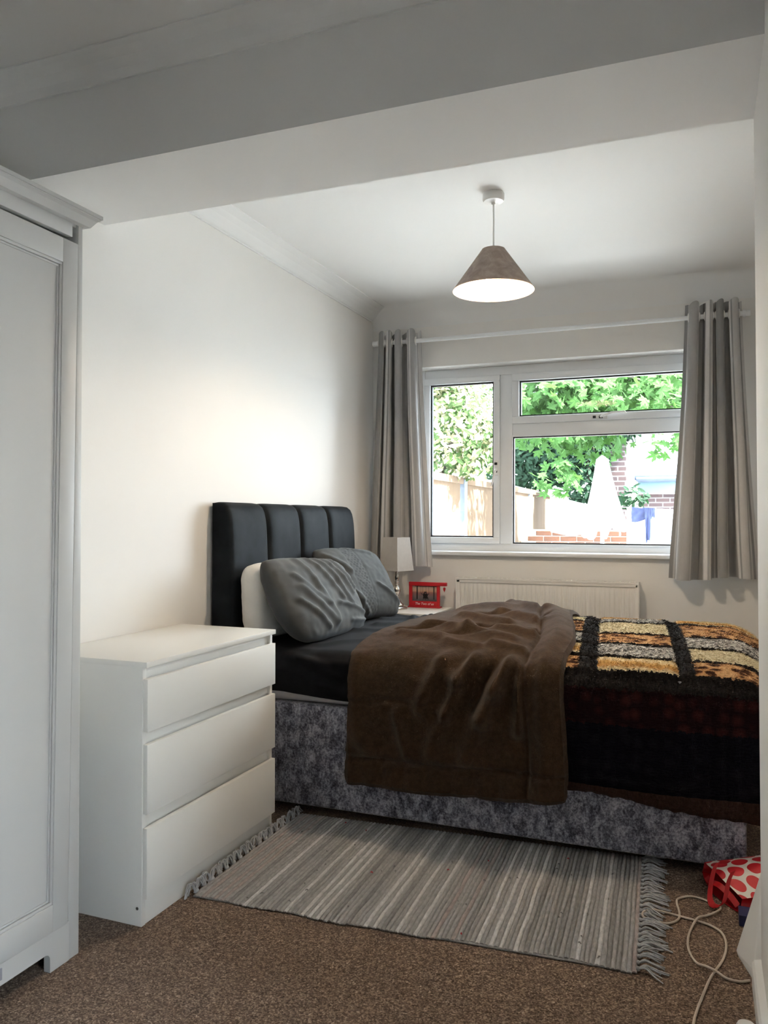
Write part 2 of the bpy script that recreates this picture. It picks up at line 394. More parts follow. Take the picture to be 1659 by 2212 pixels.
# ------------------------------------------------------------------ curtain pole and curtains
YR, ZR = L-.10, 2.088
pole = thing('curtain_pole', 'thin white curtain pole with small end caps above the window', 'curtain pole', (1.02, YR, ZR))
mo('pole', tube([(.075, YR, ZR), (1.965, YR, ZR)], .0115, 16), MT['upvc'], pole, smooth=True)
for x, s in ((.075, -1), (1.965, 1)):
    mo('end_cap', tube([(x, YR, ZR), (x+s*.012, YR, ZR), (x+s*.013, YR, ZR), (x+s*.03, YR, ZR), (x+s*.034, YR, ZR)], lambda t: .017 if t < .3 or t > .55 and t < .9 else .0145, 16), MT['upvc'], pole, smooth=True)
for x in (.105, 1.935):
    mo('bracket', merge(tube([(x, L, ZR-.01), (x, YR, ZR-.012)], .006, 10), tube([(x, L-.008, ZR-.01), (x, L, ZR-.01)], .022, 16)), MT['upvc'], pole, smooth=True)
def curtain(xt0, xt1, xb0, xb1, ztop, zbot, wds, seed, label, amp_t, amp_b, hemf, uoff):
    waves = len(wds)
    rnd = random.Random(seed); NU, NV = waves*26, 44
    ph = [rnd.uniform(-.35, .35) for _ in range(waves+2)]; wd = list(wds)
    def knots(f):
        k = f*waves; i = int(min(k, waves-1e-6)); return i, k-i
    def pos(f, v):
        i, t = knots(f)
        ws = wd; tot = sum(ws); a0 = sum(ws[:i])/tot; g = a0+ws[i]/tot*t
        x = lerp(lerp(xt0, xt1, g), lerp(xb0, xb1, g), v**1.15)
        A = lerp(amp_t, amp_b, sm(0, 1, v))*lerp(1, lerp(wd[i], wd[(i+1) % waves], t), .5)
        th = 2*math.pi*f*waves
        y = YR - A*math.cos(th+ph[i % len(ph)]*0*v) + .010*nz(f*5, v*2.2, seed)*v
        pitch = (lerp(xt1-xt0, xb1-xb0, v))/waves
        x += .17*pitch*math.sin(2*th)*(1-.35*v) + .012*nz(f*7+3, v*1.7, seed+9)*v
        z = lerp(ztop, zbot + hemf(f), v) + (.012*math.sin(th*2+1)*(1-v)**8)
        if v > .985: pass
        return (x, y, z)
    V, F = [], []; UV = []
    for i in range(NU+1):
        for j in range(NV+1):
            V.append(pos(i/NU, j/NV))
    arc = [0.0]
    mid = [Vector(pos(i/NU, .5)) for i in range(NU+1)]
    for i in range(NU): arc.append(arc[-1]+(mid[i+1]-mid[i]).length)
    UV = [(arc[i]+uoff, j/NV*1.3) for i in range(NU+1) for j in range(NV+1)]
    F = [(i*(NV+1)+j, i*(NV+1)+j+1, (i+1)*(NV+1)+j+1, (i+1)*(NV+1)+j) for i in range(NU) for j in range(NV)]
    n = len(V)
    # back layer 2 mm behind, so that the cloth has thickness
    me = bpy.data.meshes.new('tmp'); me.from_pydata(V, [], F); me.update()
    nr = [tuple(v.normal) for v in me.vertices]; bpy.data.meshes.remove(me)
    V2 = [tuple(Vector(V[k])-Vector(nr[k])*.0022) for k in range(n)]
    ix = lambda i, j: i*(NV+1)+j
    rim = [ix(i, 0) for i in range(NU+1)]+[ix(NU, j) for j in range(1, NV+1)]+[ix(i, NV) for i in range(NU-1, -1, -1)]+[ix(0, j) for j in range(NV-1, 0, -1)]
    F2 = [tuple(n+k for k in reversed(q)) for q in F]
    F3 = [(rim[k], rim[(k+1) % len(rim)], n+rim[(k+1) % len(rim)], n+rim[k]) for k in range(len(rim))]
    root = thing('curtain', label, 'curtain', ((xb0+xb1)/2, YR, zbot), 'eyelet curtains at the window')
    mo('curtain_cloth', (V+V2, F+F2+F3), MT['curtain'], root, smooth=True, ang=70, uv=UV+UV)
    for k in range(2*waves):       # eyelets: white rings where the cloth crosses the pole
        f = (k+.5)/(2*waves); p = Vector(pos(f, (ztop-ZR)/(ztop-zbot)))
        d = Vector(pos(f+.01, .03))-Vector(pos(f-.01, .03)); d.z = 0; d.normalize()
        rr = [(Vector((p.x, p.y, ZR))+Vector((0, 0, 1))*math.sin(a)*.021+d*math.cos(a)*.021) for a in [2*math.pi*q/20 for q in range(21)]]
        mo('eyelet', tube(rr, .0042, 8, cap=False), MT['plastic'], root, smooth=True)
    return root
curtain(.078, .318, -.004+.02, .388, 2.142, .822, (.72, .78, 1.05, 1.45), 5, 'striped grey eyelet curtain beside the table lamp', -.034, -.040, lambda f: .012*math.sin(f*9), .06)
curtain(1.705, 1.962, 1.632, 2.035, 2.150, .806, (1.35, .80, .75, 1.2), 11, 'striped grey eyelet curtain by the narrow wall end', -.034, -.042, lambda f: -.010*math.sin(f*6+.4), .15)

# ------------------------------------------------------------------ radiator
rad = thing('radiator', 'white ribbed panel radiator below the window', 'radiator', (1.008, L-.06, .15))
X0, X1, ZT, ZB, YF = .535, 1.482, 776e-3, .17, L-.105
NF = 38
def radf(u, v):
    x = lerp(X0+.018, X1-.012, u); z = lerp(ZB+.012, ZT-.022, v)
    ph = u*NF % 1.0
    prof = sm(.12, .34, ph)*(1-sm(.66, .88, ph))
    mask = sm(0, .05, v)*(1-sm(.945, .985, v))
    return (x, YF+.009-.0055*prof*mask, z)
mo('panel', grid(NF*8, 30, radf), MT['enamel'], rad, smooth=True, ang=60)
mo('panel_rim', merge(box(X0, X1, YF+.004, YF+.02, ZT-.026, ZT-.006), box(X0, X1, YF+.004, YF+.02, ZB, ZB+.016), box(X0, X0+.02, YF+.004, YF+.02, ZB, ZT-.01), box(X1-.014, X1, YF+.004, YF+.02, ZB, ZT-.01)), MT['enamel'], rad, bev=.003)
mo('side_cover', box(X0-.004, X0+.001, YF+.002, L-.022, ZB+.01, ZT), MT['enamel'], rad, bev=.0015)
mo('side_cover', box(X1-.001, X1+.004, YF+.002, L-.022, ZB+.01, ZT), MT['enamel'], rad, bev=.0015)
mo('top_grille', merge(box(X0, X1, YF+.001, YF+.014, ZT-.008, ZT), box(X0, X1, L-.034, L-.022, ZT-.008, ZT), *[box(X0+.02+k*.0245, X0+.026+k*.0245, YF+.014, L-.034, ZT-.006, ZT-.001) for k in range(38)]), MT['enamel'], rad)
mo('bracket', box(X0+.15, X0+.18, L-.024, L-.003, ZB+.1, ZT-.1), MT['enamel'], rad)
mo('bracket', box(X1-.18, X1-.15, L-.024, L-.003, ZB+.1, ZT-.1), MT['enamel'], rad)
for x in (X0+.03, X1-.03): mo('pipe', tube([(x, L-.05, 0), (x, L-.05, ZB+.02)], .0075, 10), MT['chrome'], rad, smooth=True)

# ------------------------------------------------------------------ pendant lamp
PX, PY = 1.064, 1.138
pen = thing('pendant_lamp', 'lit pendant lamp with a grey suede cone shade hanging from the ceiling', 'lamp', (PX, PY, 1.93))
mo('ceiling_rose', lathe([(.0375, H), (.0405, H-.004), (.040, H-.024), (.036, H-.031), (.012, H-.0335), (.007, H-.036), (.007, H-.042)][::-1], (PX, PY, 0), 36), MT['plastic'], pen, smooth=True)
mo('cord', tube([(PX, PY, H-.04), (PX+.001, PY, 2.2), (PX, PY, 2.09)], .0033, 10), MT['plastic'], pen, smooth=True)
mo('lamp_holder', lathe([(.013, 2.02), (.018, 2.03), (.018, 2.085), (.010, 2.098), (.006, 2.106)], (PX, PY, 0), 20), MT['plastic'], pen, smooth=True)
ZS0, ZS1, RS0, RS1 = 1.938, 2.092, .1495, .043
sh = mo('lamp_shade', lathe([(RS0-.0015, ZS0+.002), (RS0, ZS0), (RS0+.0006, ZS0+.002), (RS1+.001, ZS1-.002), (RS1, ZS1), (RS1-.0015, ZS1-.002)], (PX, PY, 0), 72, cap=False), MT['shade'], pen, smooth=True, ang=50)
mo('shade_lining', lathe([(RS0-.0012, ZS0+.0025), (RS1-.0012, ZS1-.003)], (PX, PY, 0), 72, cap=False), MT['shade_in'], sh, smooth=True)
mo('shade_carrier', lathe([(.017, 0), (.017, .0012), (RS1-.002, .0012), (RS1-.002, 0)], (PX, PY, ZS1-.006), 40, cap=False), MT['shade_in'], sh)
mo('shade_ring', merge(tube([(PX+RS1*.97*math.cos(a), PY+RS1*.97*math.sin(a), ZS1-.004) for a in [2*math.pi*k/36 for k in range(37)]], .0018, 6, False), *[tube([(PX+.016*math.cos(a), PY+.016*math.sin(a), 2.06), (PX+RS1*math.cos(a), PY+RS1*math.sin(a), ZS1-.004)], .0016, 6) for a in (0, 2.09, 4.19)]), MT['plastic'], sh, smooth=True)
bulbm = new_mat('lit_bulb'); bsdf(bulbm).inputs['Emission Color'].default_value = (1, .80, .58, 1); bsdf(bulbm).inputs['Emission Strength'].default_value = LAMP_W/(math.pi*.0113); base(bulbm, (.9, .88, .8))
mo('bulb', lathe([(.004, 1.963), (.016, 1.966), (.026, 1.976), (.030, 1.990), (.026, 2.006), (.016, 2.020), (.012, 2.03)], (PX, PY, 0), 24), bulbm, pen, smooth=True)

# ================================================================== WARDROBE
WF = .3232; WY = -.163
wr = thing('wardrobe', 'tall white panelled wardrobe with a moulded cornice', 'wardrobe', (.06, -.68, 0))
WL = -1.20
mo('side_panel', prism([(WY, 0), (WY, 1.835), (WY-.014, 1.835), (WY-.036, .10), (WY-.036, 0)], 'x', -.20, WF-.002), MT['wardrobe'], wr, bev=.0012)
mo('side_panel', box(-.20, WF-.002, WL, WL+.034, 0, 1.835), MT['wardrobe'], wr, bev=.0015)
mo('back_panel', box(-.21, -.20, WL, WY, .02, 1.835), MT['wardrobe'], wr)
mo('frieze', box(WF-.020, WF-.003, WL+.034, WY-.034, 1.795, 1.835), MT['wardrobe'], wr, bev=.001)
mo('top_board', box(-.20, WF-.01, WL, WY, 1.825, 1.836), MT['wardrobe'], wr)
cp = [(0, 1.828), (.014, 1.830), (.020, 1.838), (.026, 1.846), (.033, 1.850), (.033, 1.853), (.037, 1.853), (.037, 1.862), (0, 1.862)]
# cornice: front run and return on the far end
V, F = [], []
for (sx, sy) in (('f', WL-.03), ('c', 0), ('b', 0)):
    for d, z in cp:
        if sx == 'f': V.append((WF+d, WL-.03, z))
        elif sx == 'c': V.append((WF+d, WY+d*.8, z))
        else: V.append((-.20, WY+d*.8, z))
n = len(cp)
F = [(s*n+k, s*n+(k+1) % n, (s+1)*n+(k+1) % n, (s+1)*n+k) for s in range(2) for k in range(n)]+[tuple(range(n)), tuple(range(3*n-1, 2*n-1, -1))]
mo('cornice', (V, F), MT['wardrobe'], wr)
mo('cornice_cap', box(-.2, WF+.002, WL-.03, WY+.002, 1.836, 1.860), MT['wardrobe'], wr)
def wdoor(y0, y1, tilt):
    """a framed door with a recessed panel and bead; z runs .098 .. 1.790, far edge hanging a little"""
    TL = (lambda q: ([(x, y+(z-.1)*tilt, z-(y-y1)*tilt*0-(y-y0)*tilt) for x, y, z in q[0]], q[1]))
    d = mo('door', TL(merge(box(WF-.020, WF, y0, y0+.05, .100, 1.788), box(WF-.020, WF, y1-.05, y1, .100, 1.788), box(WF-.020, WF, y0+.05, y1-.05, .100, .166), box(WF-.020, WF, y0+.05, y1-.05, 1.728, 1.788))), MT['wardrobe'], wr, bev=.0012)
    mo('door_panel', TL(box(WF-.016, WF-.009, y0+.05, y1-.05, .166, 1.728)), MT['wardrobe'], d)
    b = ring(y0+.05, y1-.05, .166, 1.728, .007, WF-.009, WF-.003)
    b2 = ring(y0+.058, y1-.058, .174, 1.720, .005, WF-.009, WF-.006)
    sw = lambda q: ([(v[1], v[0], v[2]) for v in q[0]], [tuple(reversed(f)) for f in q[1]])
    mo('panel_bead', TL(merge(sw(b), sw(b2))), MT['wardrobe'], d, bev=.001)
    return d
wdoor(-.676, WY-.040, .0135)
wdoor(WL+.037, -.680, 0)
# plinth with an arched cut-out between feet
def arch(y0, y1, ztop, zc, r, f0, f1):
    p = [(y1, 0), (y1, ztop), (y0, ztop), (y0, 0), (y0+f0, 0)]
    for k in range(7):
        a = math.pi/2*k/6; p.append((y0+f0+r*(1-math.cos(a)), zc-r+r*math.sin(a)))
    for k in range(7):
        a = math.pi/2*k/6; p.append((y1-f1-r*(1-math.sin(a)), zc-r+r*math.cos(a)))
    p.append((y1-f1, 0)); return p
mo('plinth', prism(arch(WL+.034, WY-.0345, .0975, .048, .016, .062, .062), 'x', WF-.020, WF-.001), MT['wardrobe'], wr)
mo('dark_block', box(WF-.001, WF+.002, -.425, -.405, .062, .088), pmat('dark_grey', (.25, .25, .28), .4, .1), wr)  # small dark grey block on the plinth front

# ================================================================== CHEST OF DRAWERS
ch = thing('chest_of_drawers', 'white chest of three drawers with recessed finger gaps', 'chest of drawers', (.2, .35, 0))
CH = .7077
mo('side_panel', box(0.004, .385, 0, .016, 0, CH-.0155), MT['white_lam'], ch, bev=.0006)
mo('side_panel', box(0.004, .385, .684, .70, 0, CH-.0155), MT['white_lam'], ch, bev=.0006)
mo('top_board', box(0.002, .3990, -.001, .701, CH-.0155, CH), MT['white_lam'], ch, bev=.0008)
mo('back_panel', box(.002, .006, .01, .69, .02, CH-.016), MT['white_lam'], ch)
mo('plinth', box(.366, .383, .016, .684, 0, .085), MT['white_lam'], ch, bev=.0006)
for z0, z1 in ((.075, .262), (.300, .486), (.520, .661)):
    d = mo('drawer', box(.3855, .3995, .003, .697, z0, z1), MT['white_lam'], ch, bev=.0007)
    mo('drawer_box', merge(box(.02, .385, .03, .042, z0+.01, z1-.04), box(.02, .385, .658, .67, z0+.01, z1-.04), box(.02, .385, .03, .67, z0+.01, z0+.016)), MT['white_lam'], d)
for z in (.281, .503, .674):
    # sloping recessed rail behind each gap
    mo('recess_rail', prism([(.370, z-.040), (.377, z-.040), (.374, z+.004), (.366, z+.022), (.360, z+.022)], 'y', .016, .684), MT['white_lam'], ch)
mo('screw_hole_disc', tube([(.371, -.0006, .047), (.371, .002, .047)], .0042, 16), pmat('dark_hole_brown', (.07, .06, .055), .4, .1), ch, smooth=True)  # dark disc painting the dark of a screw hole onto the panel
mo('foot', box(.374, .390, .686, .697, 0, .006), MT['dark'], ch)

# ================================================================== BED
BY0, BY1, BX0, BX1 = .887, 2.087, .105, 1.905
bed = thing('divan_bed', 'grey crushed velvet divan bed with a black leather headboard', 'bed', (1.0, 1.487, 0))
def divan(u0, u1):
    V, F = box(u0, u1, BY0, BY1, .036, .410); return V, F
d1 = mo('divan_base', divan(BX0, BX1), MT['velvet'], bed, bev=.012, seg=3)
for dd, xs in ((d1, (.2, .9, 1.1, 1.8)),):
    for x in xs:
        for y in (BY0+.14, BY1-.14):
            mo('castor', lathe([(.022, 0), (.024, .006), (.024, .03), (.018, .037)], (x, y, 0), 16), MT['dark'], dd, smooth=True)
# headboard: four padded panels with deep grooves, rolled top
HY0, HY1, HZ0, HZ1 = .890, 2.084, .30, 1.158
hb = mo('headboard', box(.012, .060, HY0+.004, HY1-.004, .04, HZ1-.03), MT['leather'], bed, bev=.008)
pw = (HY1-HY0)/4
def pad(k):
    y0 = HY0+pw*k; y1 = y0+pw; NU, NV = 26, 40
    path = crom([(.012, HZ1-.005), (.022, HZ1), (.050, HZ1-.001), (.072, HZ1-.012), (.088, HZ1-.045), (.098, HZ1-.12), (.104, HZ1-.3), (.104, .75), (.102, .42), (.095, .31), (.06, .30)], NV+1)
    def fn(i, j):
        e = 0
        t = (i/NU)*2-1
        edge = (1-abs(t)**(11 if (k == 0 and t < 0 or k == 3 and t > 0) else 8))**.5 if abs(t) < 1 else 0
        x, z = path[j]
        # outer edges of the headboard are rounder
        pin = .028*(1-edge)
        if k == 0 and t < 0 or k == 3 and t > 0: pin = .016*(1-edge)
        w = .0016*nz(y0*9+t*2, z*6, k)
        zz = z-(pin*.25 if z > HZ1-.03 else 0)
        return (max(.012, x-pin+w) if x > .03 else x, lerp(y0, y1, i/NU), zz)
    V = [fn(i, j) for i in range(NU+1) for j in range(NV+1)]
    F = [(i*(NV+1)+j, (i+1)*(NV+1)+j, (i+1)*(NV+1)+j+1, i*(NV+1)+j+1) for i in range(NU) for j in range(NV)]
    # side walls back to the board
    n = len(V)
    for side in (0, NU):
        b0 = len(V)
        for j in range(NV+1):
            q = V[side*(NV+1)+j]; V.append((.012, q[1], q[2]))
        for j in range(NV):
            a, b = side*(NV+1)+j, side*(NV+1)+j+1
            F.append((a, b, b0+j+1, b0+j) if side == 0 else (b, a, b0+j, b0+j+1))
    return V, F
for k in range(4):
    mo('headboard_pad', pad(k), MT['leather'], hb, smooth=True, ang=60)

# mattress
mt = mo('mattress', box(.108, 1.925, BY0+.004, BY1-.004, .411, .600), MT['mattress'], None, bev=.04, seg=4)
tag(mt, 'white mattress showing in a strip between velvet base and black sheet', 'mattress')

# ---- generic draped cloth: cross-section path in (y,z) swept over x
def drape(name, xl, xr, path_fn, disp, nu, nv, th, mat, parent=None, uvf=None, bias=None):
    """path_fn(u) -> list of (y,z) control points, xl/xr(y) -> x limits"""
    rows = []
    for i in range(nu+1):
        rows.append(crom(path_fn(i/nu), nv+1))
    A = np.zeros((nu+1, nv+1, 3))
    for i in range(nu+1):
        for j in range(nv+1):
            y, z = rows[i][j]; u = i/nu
            A[i, j] = (lerp(xl(y, z), xr(y, z), u), y, z)
    def normals(B):
        du = np.gradient(B, axis=0); dv = np.gradient(B, axis=1); nn = np.cross(dv, du)
        nn /= np.linalg.norm(nn, axis=2, keepdims=True)+1e-9
        return nn
    N = normals(A)
    if N[nu//2, nv//2, 2] < 0: N = -N; flip = True
    else: flip = False
    D = np.zeros((nu+1, nv+1))
    for i in range(nu+1):
        for j in range(nv+1): D[i, j] = disp(i/nu, A[i, j, 0], A[i, j, 1], A[i, j, 2])
    B = A+N*D[:, :, None]
    N2 = normals(B)
    if flip: N2 = -N2
    # round the hem
    T = np.full((nu+1, nv+1), th)
    B2 = B-N2*T[:, :, None]
    V = [tuple(p) for p in B.reshape(-1, 3)]+[tuple(p) for p in B2.reshape(-1, 3)]
    n = (nu+1)*(nv+1); ix = lambda i, j: i*(nv+1)+j
    F1 = [(ix(i, j), ix(i, j+1), ix(i+1, j+1), ix(i+1, j)) for i in range(nu) for j in range(nv)]
    if not flip: pass
    F1 = [tuple(reversed(q)) for q in F1] if flip else F1
    F2 = [tuple(n+k for k in reversed(q)) for q in F1]
    # rim strips with a bulged middle row for a soft thick edge
    rim = [(i, 0) for i in range(nu+1)]+[(nu, j) for j in range(1, nv+1)]+[(i, nv) for i in range(nu-1, -1, -1)]+[(0, j) for j in range(nv-1, 0, -1)]
    mid = []
    for (i, j) in rim:
        o = np.zeros(3)
        if j == 0: o += B[i, 0]-B[i, 1]
        if j == nv: o += B[i, nv]-B[i, nv-1]
        if i == 0: o += B[0, j]-B[1, j]
        if i == nu: o += B[nu, j]-B[nu-1, j]
        o /= np.linalg.norm(o)+1e-9
        V.append(tuple((B[i, j]+B2[i, j])/2+o*th*.5)); mid.append(len(V)-1)
    F3 = []; m = len(rim)
    for k in range(m):
        a, b = ix(*rim[k]), ix(*rim[(k+1) % m]); c, d = mid[k], mid[(k+1) % m]
        F3 += [(a, b, d, c), (c, d, n+b, n+a)]
    uv = None
    if uvf:
        uv = [uvf(*p) for p in A.reshape(-1, 3)]; uv = uv+uv+[uv[ix(*r)] for r in rim]
    o = mo(name, (V, F1+F2+F3), mat, parent, smooth=True, ang=80, uv=uv)
    bm = bmesh.new(); bm.from_mesh(o.data); bmesh.ops.recalc_face_normals(bm, faces=bm.faces); bm.to_mesh(o.data); bm.free()
    return o
def seg_d(px, pz, a, b):
    ax, az = a; bx, bz = b; dx, dz = bx-ax, bz-az; L2 = dx*dx+dz*dz
    t = min(1, max(0, ((px-ax)*dx+(pz-az)*dz)/L2)); return math.hypot(px-ax-t*dx, pz-az-t*dz)

# black sheet over the mattress
def sheet_path(u):
    hem = .452-.018*sm(.15, .8, u)+.004*math.sin(u*11)
    return [(.868, hem), (.866, .50), (.874, .565), (.905, .603), (1.0, .612), (1.5, .622), (1.95, .612), (2.07, .603), (2.103, .56), (2.106, .46)]
def sheet_disp(u, x, y, z):
    d = .006*nz(x*7, y*3+z*9, 1)+.004*nz(x*16+y*6, y*5-z*14, 2)
    side = 1-sm(.57, .61, z)
    for (a, b, w, A) in (((.36, .60), (.62, .50), .018, .012), ((.40, .57), (.70, .57), .012, .008), ((.30, .54), (.66, .455), .014, .009), ((.44, .50), (.72, .52), .012, -.006), ((.3, .6), (.52, .56), .01, .007)):
        d += side*A*math.exp(-(seg_d(x, z, a, b)/w)**2)
    top = 1-side
    for (a, b, w, A) in (((.42, 1.0), (.66, 1.25), .03, .012), ((.40, 1.35), (.68, 1.45), .03, .012), ((.44, 1.55), (.7, 1.75), .025, .014), ((.46, 1.9), (.66, 1.7), .025, .012), ((.38, 1.75), (.62, 1.98), .02, .012), ((.5, 2.02), (.62, 1.85), .02, .010)):
        d += top*A*math.exp(-(seg_d(x, y, a, b)/w)**2)
    return d
bs = drape('bed_sheet', lambda y, z: .125, lambda y, z: 1.15, sheet_path, sheet_disp, 90, 150, .004, MT['black_sheet'])
tag(bs, 'creased black sheet tucked over the mattress under the pillows', 'bed sheet')

# ---- pillows
def pillow_grid(la, lb, th, c, A, B, N, u0=-1.0, n=44, grow=0.0, seed=0, wr=None, droop=None, eu=3.6, ev=3.0):
    V, F = [], []; A, B, N, c = Vector(A).normalized(), Vector(B).normalized(), Vector(N).normalized(), Vector(c)
    def P(u, v, s):
        e = max(0, (1-abs(u)**eu))**.5*max(0, (1-abs(v)**ev))**.5
        uu = u*(1-.06*abs(v)**6); vv = v*(1-.085*abs(u)**6)
        h = th*e+grow*(e**.3)
        if wr: h += wr(u, v, s)*min(1, e*2.2)
        p = c+A*(uu*(la+grow))+B*(vv*(lb+grow))+N*(s*h)
        if droop: p = p+droop(u, v)
        return p
    us = [u0+(1-u0)*i/n for i in range(n+1)]; vs2 = [-1+2*j/n for j in range(n+1)]
    for s in (1, -1):
        for u in us:
            for v in vs2: V.append(P(u, v, s))
    m = (n+1)*(n+1)
    for i in range(n):
        for j in range(n):
            q = (i*(n+1)+j, (i+1)*(n+1)+j, (i+1)*(n+1)+j+1, i*(n+1)+j+1)
            F.append(q); F.append(tuple(m+k for k in reversed(q)))
    return V, F
def weld(o, d=.0006):
    bm = bmesh.new(); bm.from_mesh(o.data); bmesh.ops.remove_doubles(bm, verts=bm.verts, dist=d); bmesh.ops.recalc_face_normals(bm, faces=bm.faces); bm.to_mesh(o.data); bm.free()
    o.data.polygons.foreach_set('use_smooth', [True]*len(o.data.polygons))
def wr1(u, v, s):
    d = .004*nz(u*3, v*4, s)+.003*nz(u*9, v*6, s+5)
    if s > 0:
        for a, b, w, A in (((-.45, .9), (-.05, -.7), .06, .012), ((-.15, .95), (.25, -.2), .05, .012), ((.1, .95), (.45, -.35), .05, .013), ((.3, .9), (.62, -.1), .045, .012), ((.5, .9), (.75, .05), .04, .010), ((-.65, .2), (-.1, -.75), .06, .012), ((-.75, -.1), (-.3, -.8), .05, .012), ((.1, -.3), (.85, -.6), .05, .012), ((-.7, .5), (-.2, -.3), .05, .010), ((.35, -.75), (.95, -.8), .04, .009)):
            d += A*math.exp(-(seg_d(u, v, a, b)/w)**2)
    return d
def soft_end(u, v): return Vector((0, 0, 0))
p0 = thing('pillow', 'plain white pillow standing against the headboard behind the charcoal one', 'pillow', (.17, 1.2, .612), 'bed pillows')
mo_ = mo('pillow_cover', pillow_grid(.300, .150, .058, (.172, 1.190, .768), (.0, 1, -.02), (-.06, 0, 1), (1, 0, .06), eu=9.0, ev=5.0, wr=lambda u, v, s: .0035*nz(u*7, v*5, s)), MT['white_cotton'], p0); weld(mo_)
p1 = thing('pillow', 'crumpled charcoal pillow leaning in front of the plain white one', 'pillow', (.30, 1.20, .612), 'bed pillows')
A1, B1, C1 = (.02, 1, -.03), (-.40, .0, .92), (.305, 1.205, .772)
N1 = Vector((.92, -.02, .40))
dr1 = lambda u, v: Vector((.018*max(0, -v)*(.5-.5*u), .05*max(0, -v)**2*sm(-.3, -1, u), -.016*(u*.5+.5)*sm(0, 1, v)-.010*max(0, u-.5)))
cs1 = mo('pillowcase', pillow_grid(.335, .172, .072, C1, A1, B1, N1, grow=.004, wr=wr1, droop=dr1, n=70), MT['grey_case'], p1); weld(cs1)
mo('pillow_insert', pillow_grid(.30, .15, .055, C1, A1, B1, N1, n=12), MT['white_cotton'], p1)
def wr2(u, v, s):
    d = .003*nz(u*3, v*4, s+3)+.002*nz(u*9, v*9, s+8)
    if s > 0:
        if -.42 < u < -.02:
            w = sm(-.42, -.36, u)*(1-sm(-.08, -.02, u)); d += w*(.0035*math.sin(v*46+2*nz(u*8, v*3))*math.cos(u*60)-.002)
        for a in (-.42, -.02): d -= .004*math.exp(-((u-a)/.018)**2)
        for a, b, w, A in (((-.95, .8), (-.5, .2), .07, .012), ((-.9, .1), (-.45, -.6), .05, .010), ((-.6, -.5), (-.3, -.9), .05, .010), ((-.2, .95), (.5, .75), .05, .010), ((.2, -.2), (.9, -.75), .06, .012)):
            d += A*math.exp(-(seg_d(u, v, a, b)/w)**2)
    return d
p2 = thing('pillow', 'plump charcoal pillow with a quilted band propped beside the lamp', 'pillow', (.27, 1.80, .612), 'bed pillows')
cs2 = mo('pillowcase', pillow_grid(.275, .182, .078, (.250, 1.757, .785), (.14, 1, -.05), (-.46, .05, .88), (.88, -.13, .46), wr=wr2, n=70), MT['grey_case'], p2); weld(cs2)
mo('pillow_insert', pillow_grid(.24, .15, .06, (.250, 1.757, .785), (.14, 1, -.05), (-.46, .05, .88), (.88, -.13, .46), n=12), MT['white_cotton'], p2)

# ---- the fur throw: patterned face over the foot of the bed, brown reverse folded back
th = thing('throw_blanket', 'thick brown fleece throw folded back to show its animal print patches', 'throw blanket', (1.3, 1.49, .17))
def pat_path(u):
    hem = .228+.012*math.sin(u*5+.6)-.02*u
    k = sm(.72, 1.0, u); drop = .10*k*k+.20*sm(.90, 1.0, u)
    q = lambda y, z: (y, z-drop*sm(.3, .62, z)*.9)
    oy = .012*math.sin(u*9)
    return [(.848+oy*.6, hem), (.853+oy, .36), (.858, .50), (.874, .570-drop*.5), q(.925, .622), q(1.15, .655), q(1.5, .682), q(1.85, .664), q(2.03, .62), (2.105, .54-drop*.4), (2.125, .30)]
def pat_disp(u, x, y, z):
    d = .006*nz(x*9, y*8+z*8, 3)+.0035*nz(x*30, y*30+z*30, 4)
    if z < .58:     # quilted bobbles down the side
        d += .0045*abs(math.sin(x*math.pi/.042))*abs(math.sin(z*math.pi/.045))
    else:
        yy = [.885, 1.01, 1.17, 1.33, 1.58, 1.8]
        for b in yy: d -= .010*math.exp(-((y-b)/.012)**2)
        for b in (1.455-.10*(y-.9), 1.715-.06*(y-.9)): d -= .010*math.exp(-((x-b)/.015)**2)
    d -= .008*math.exp(-((z-.255-.01*math.sin(x*9))/.010)**2) if z < .4 else 0
    return d
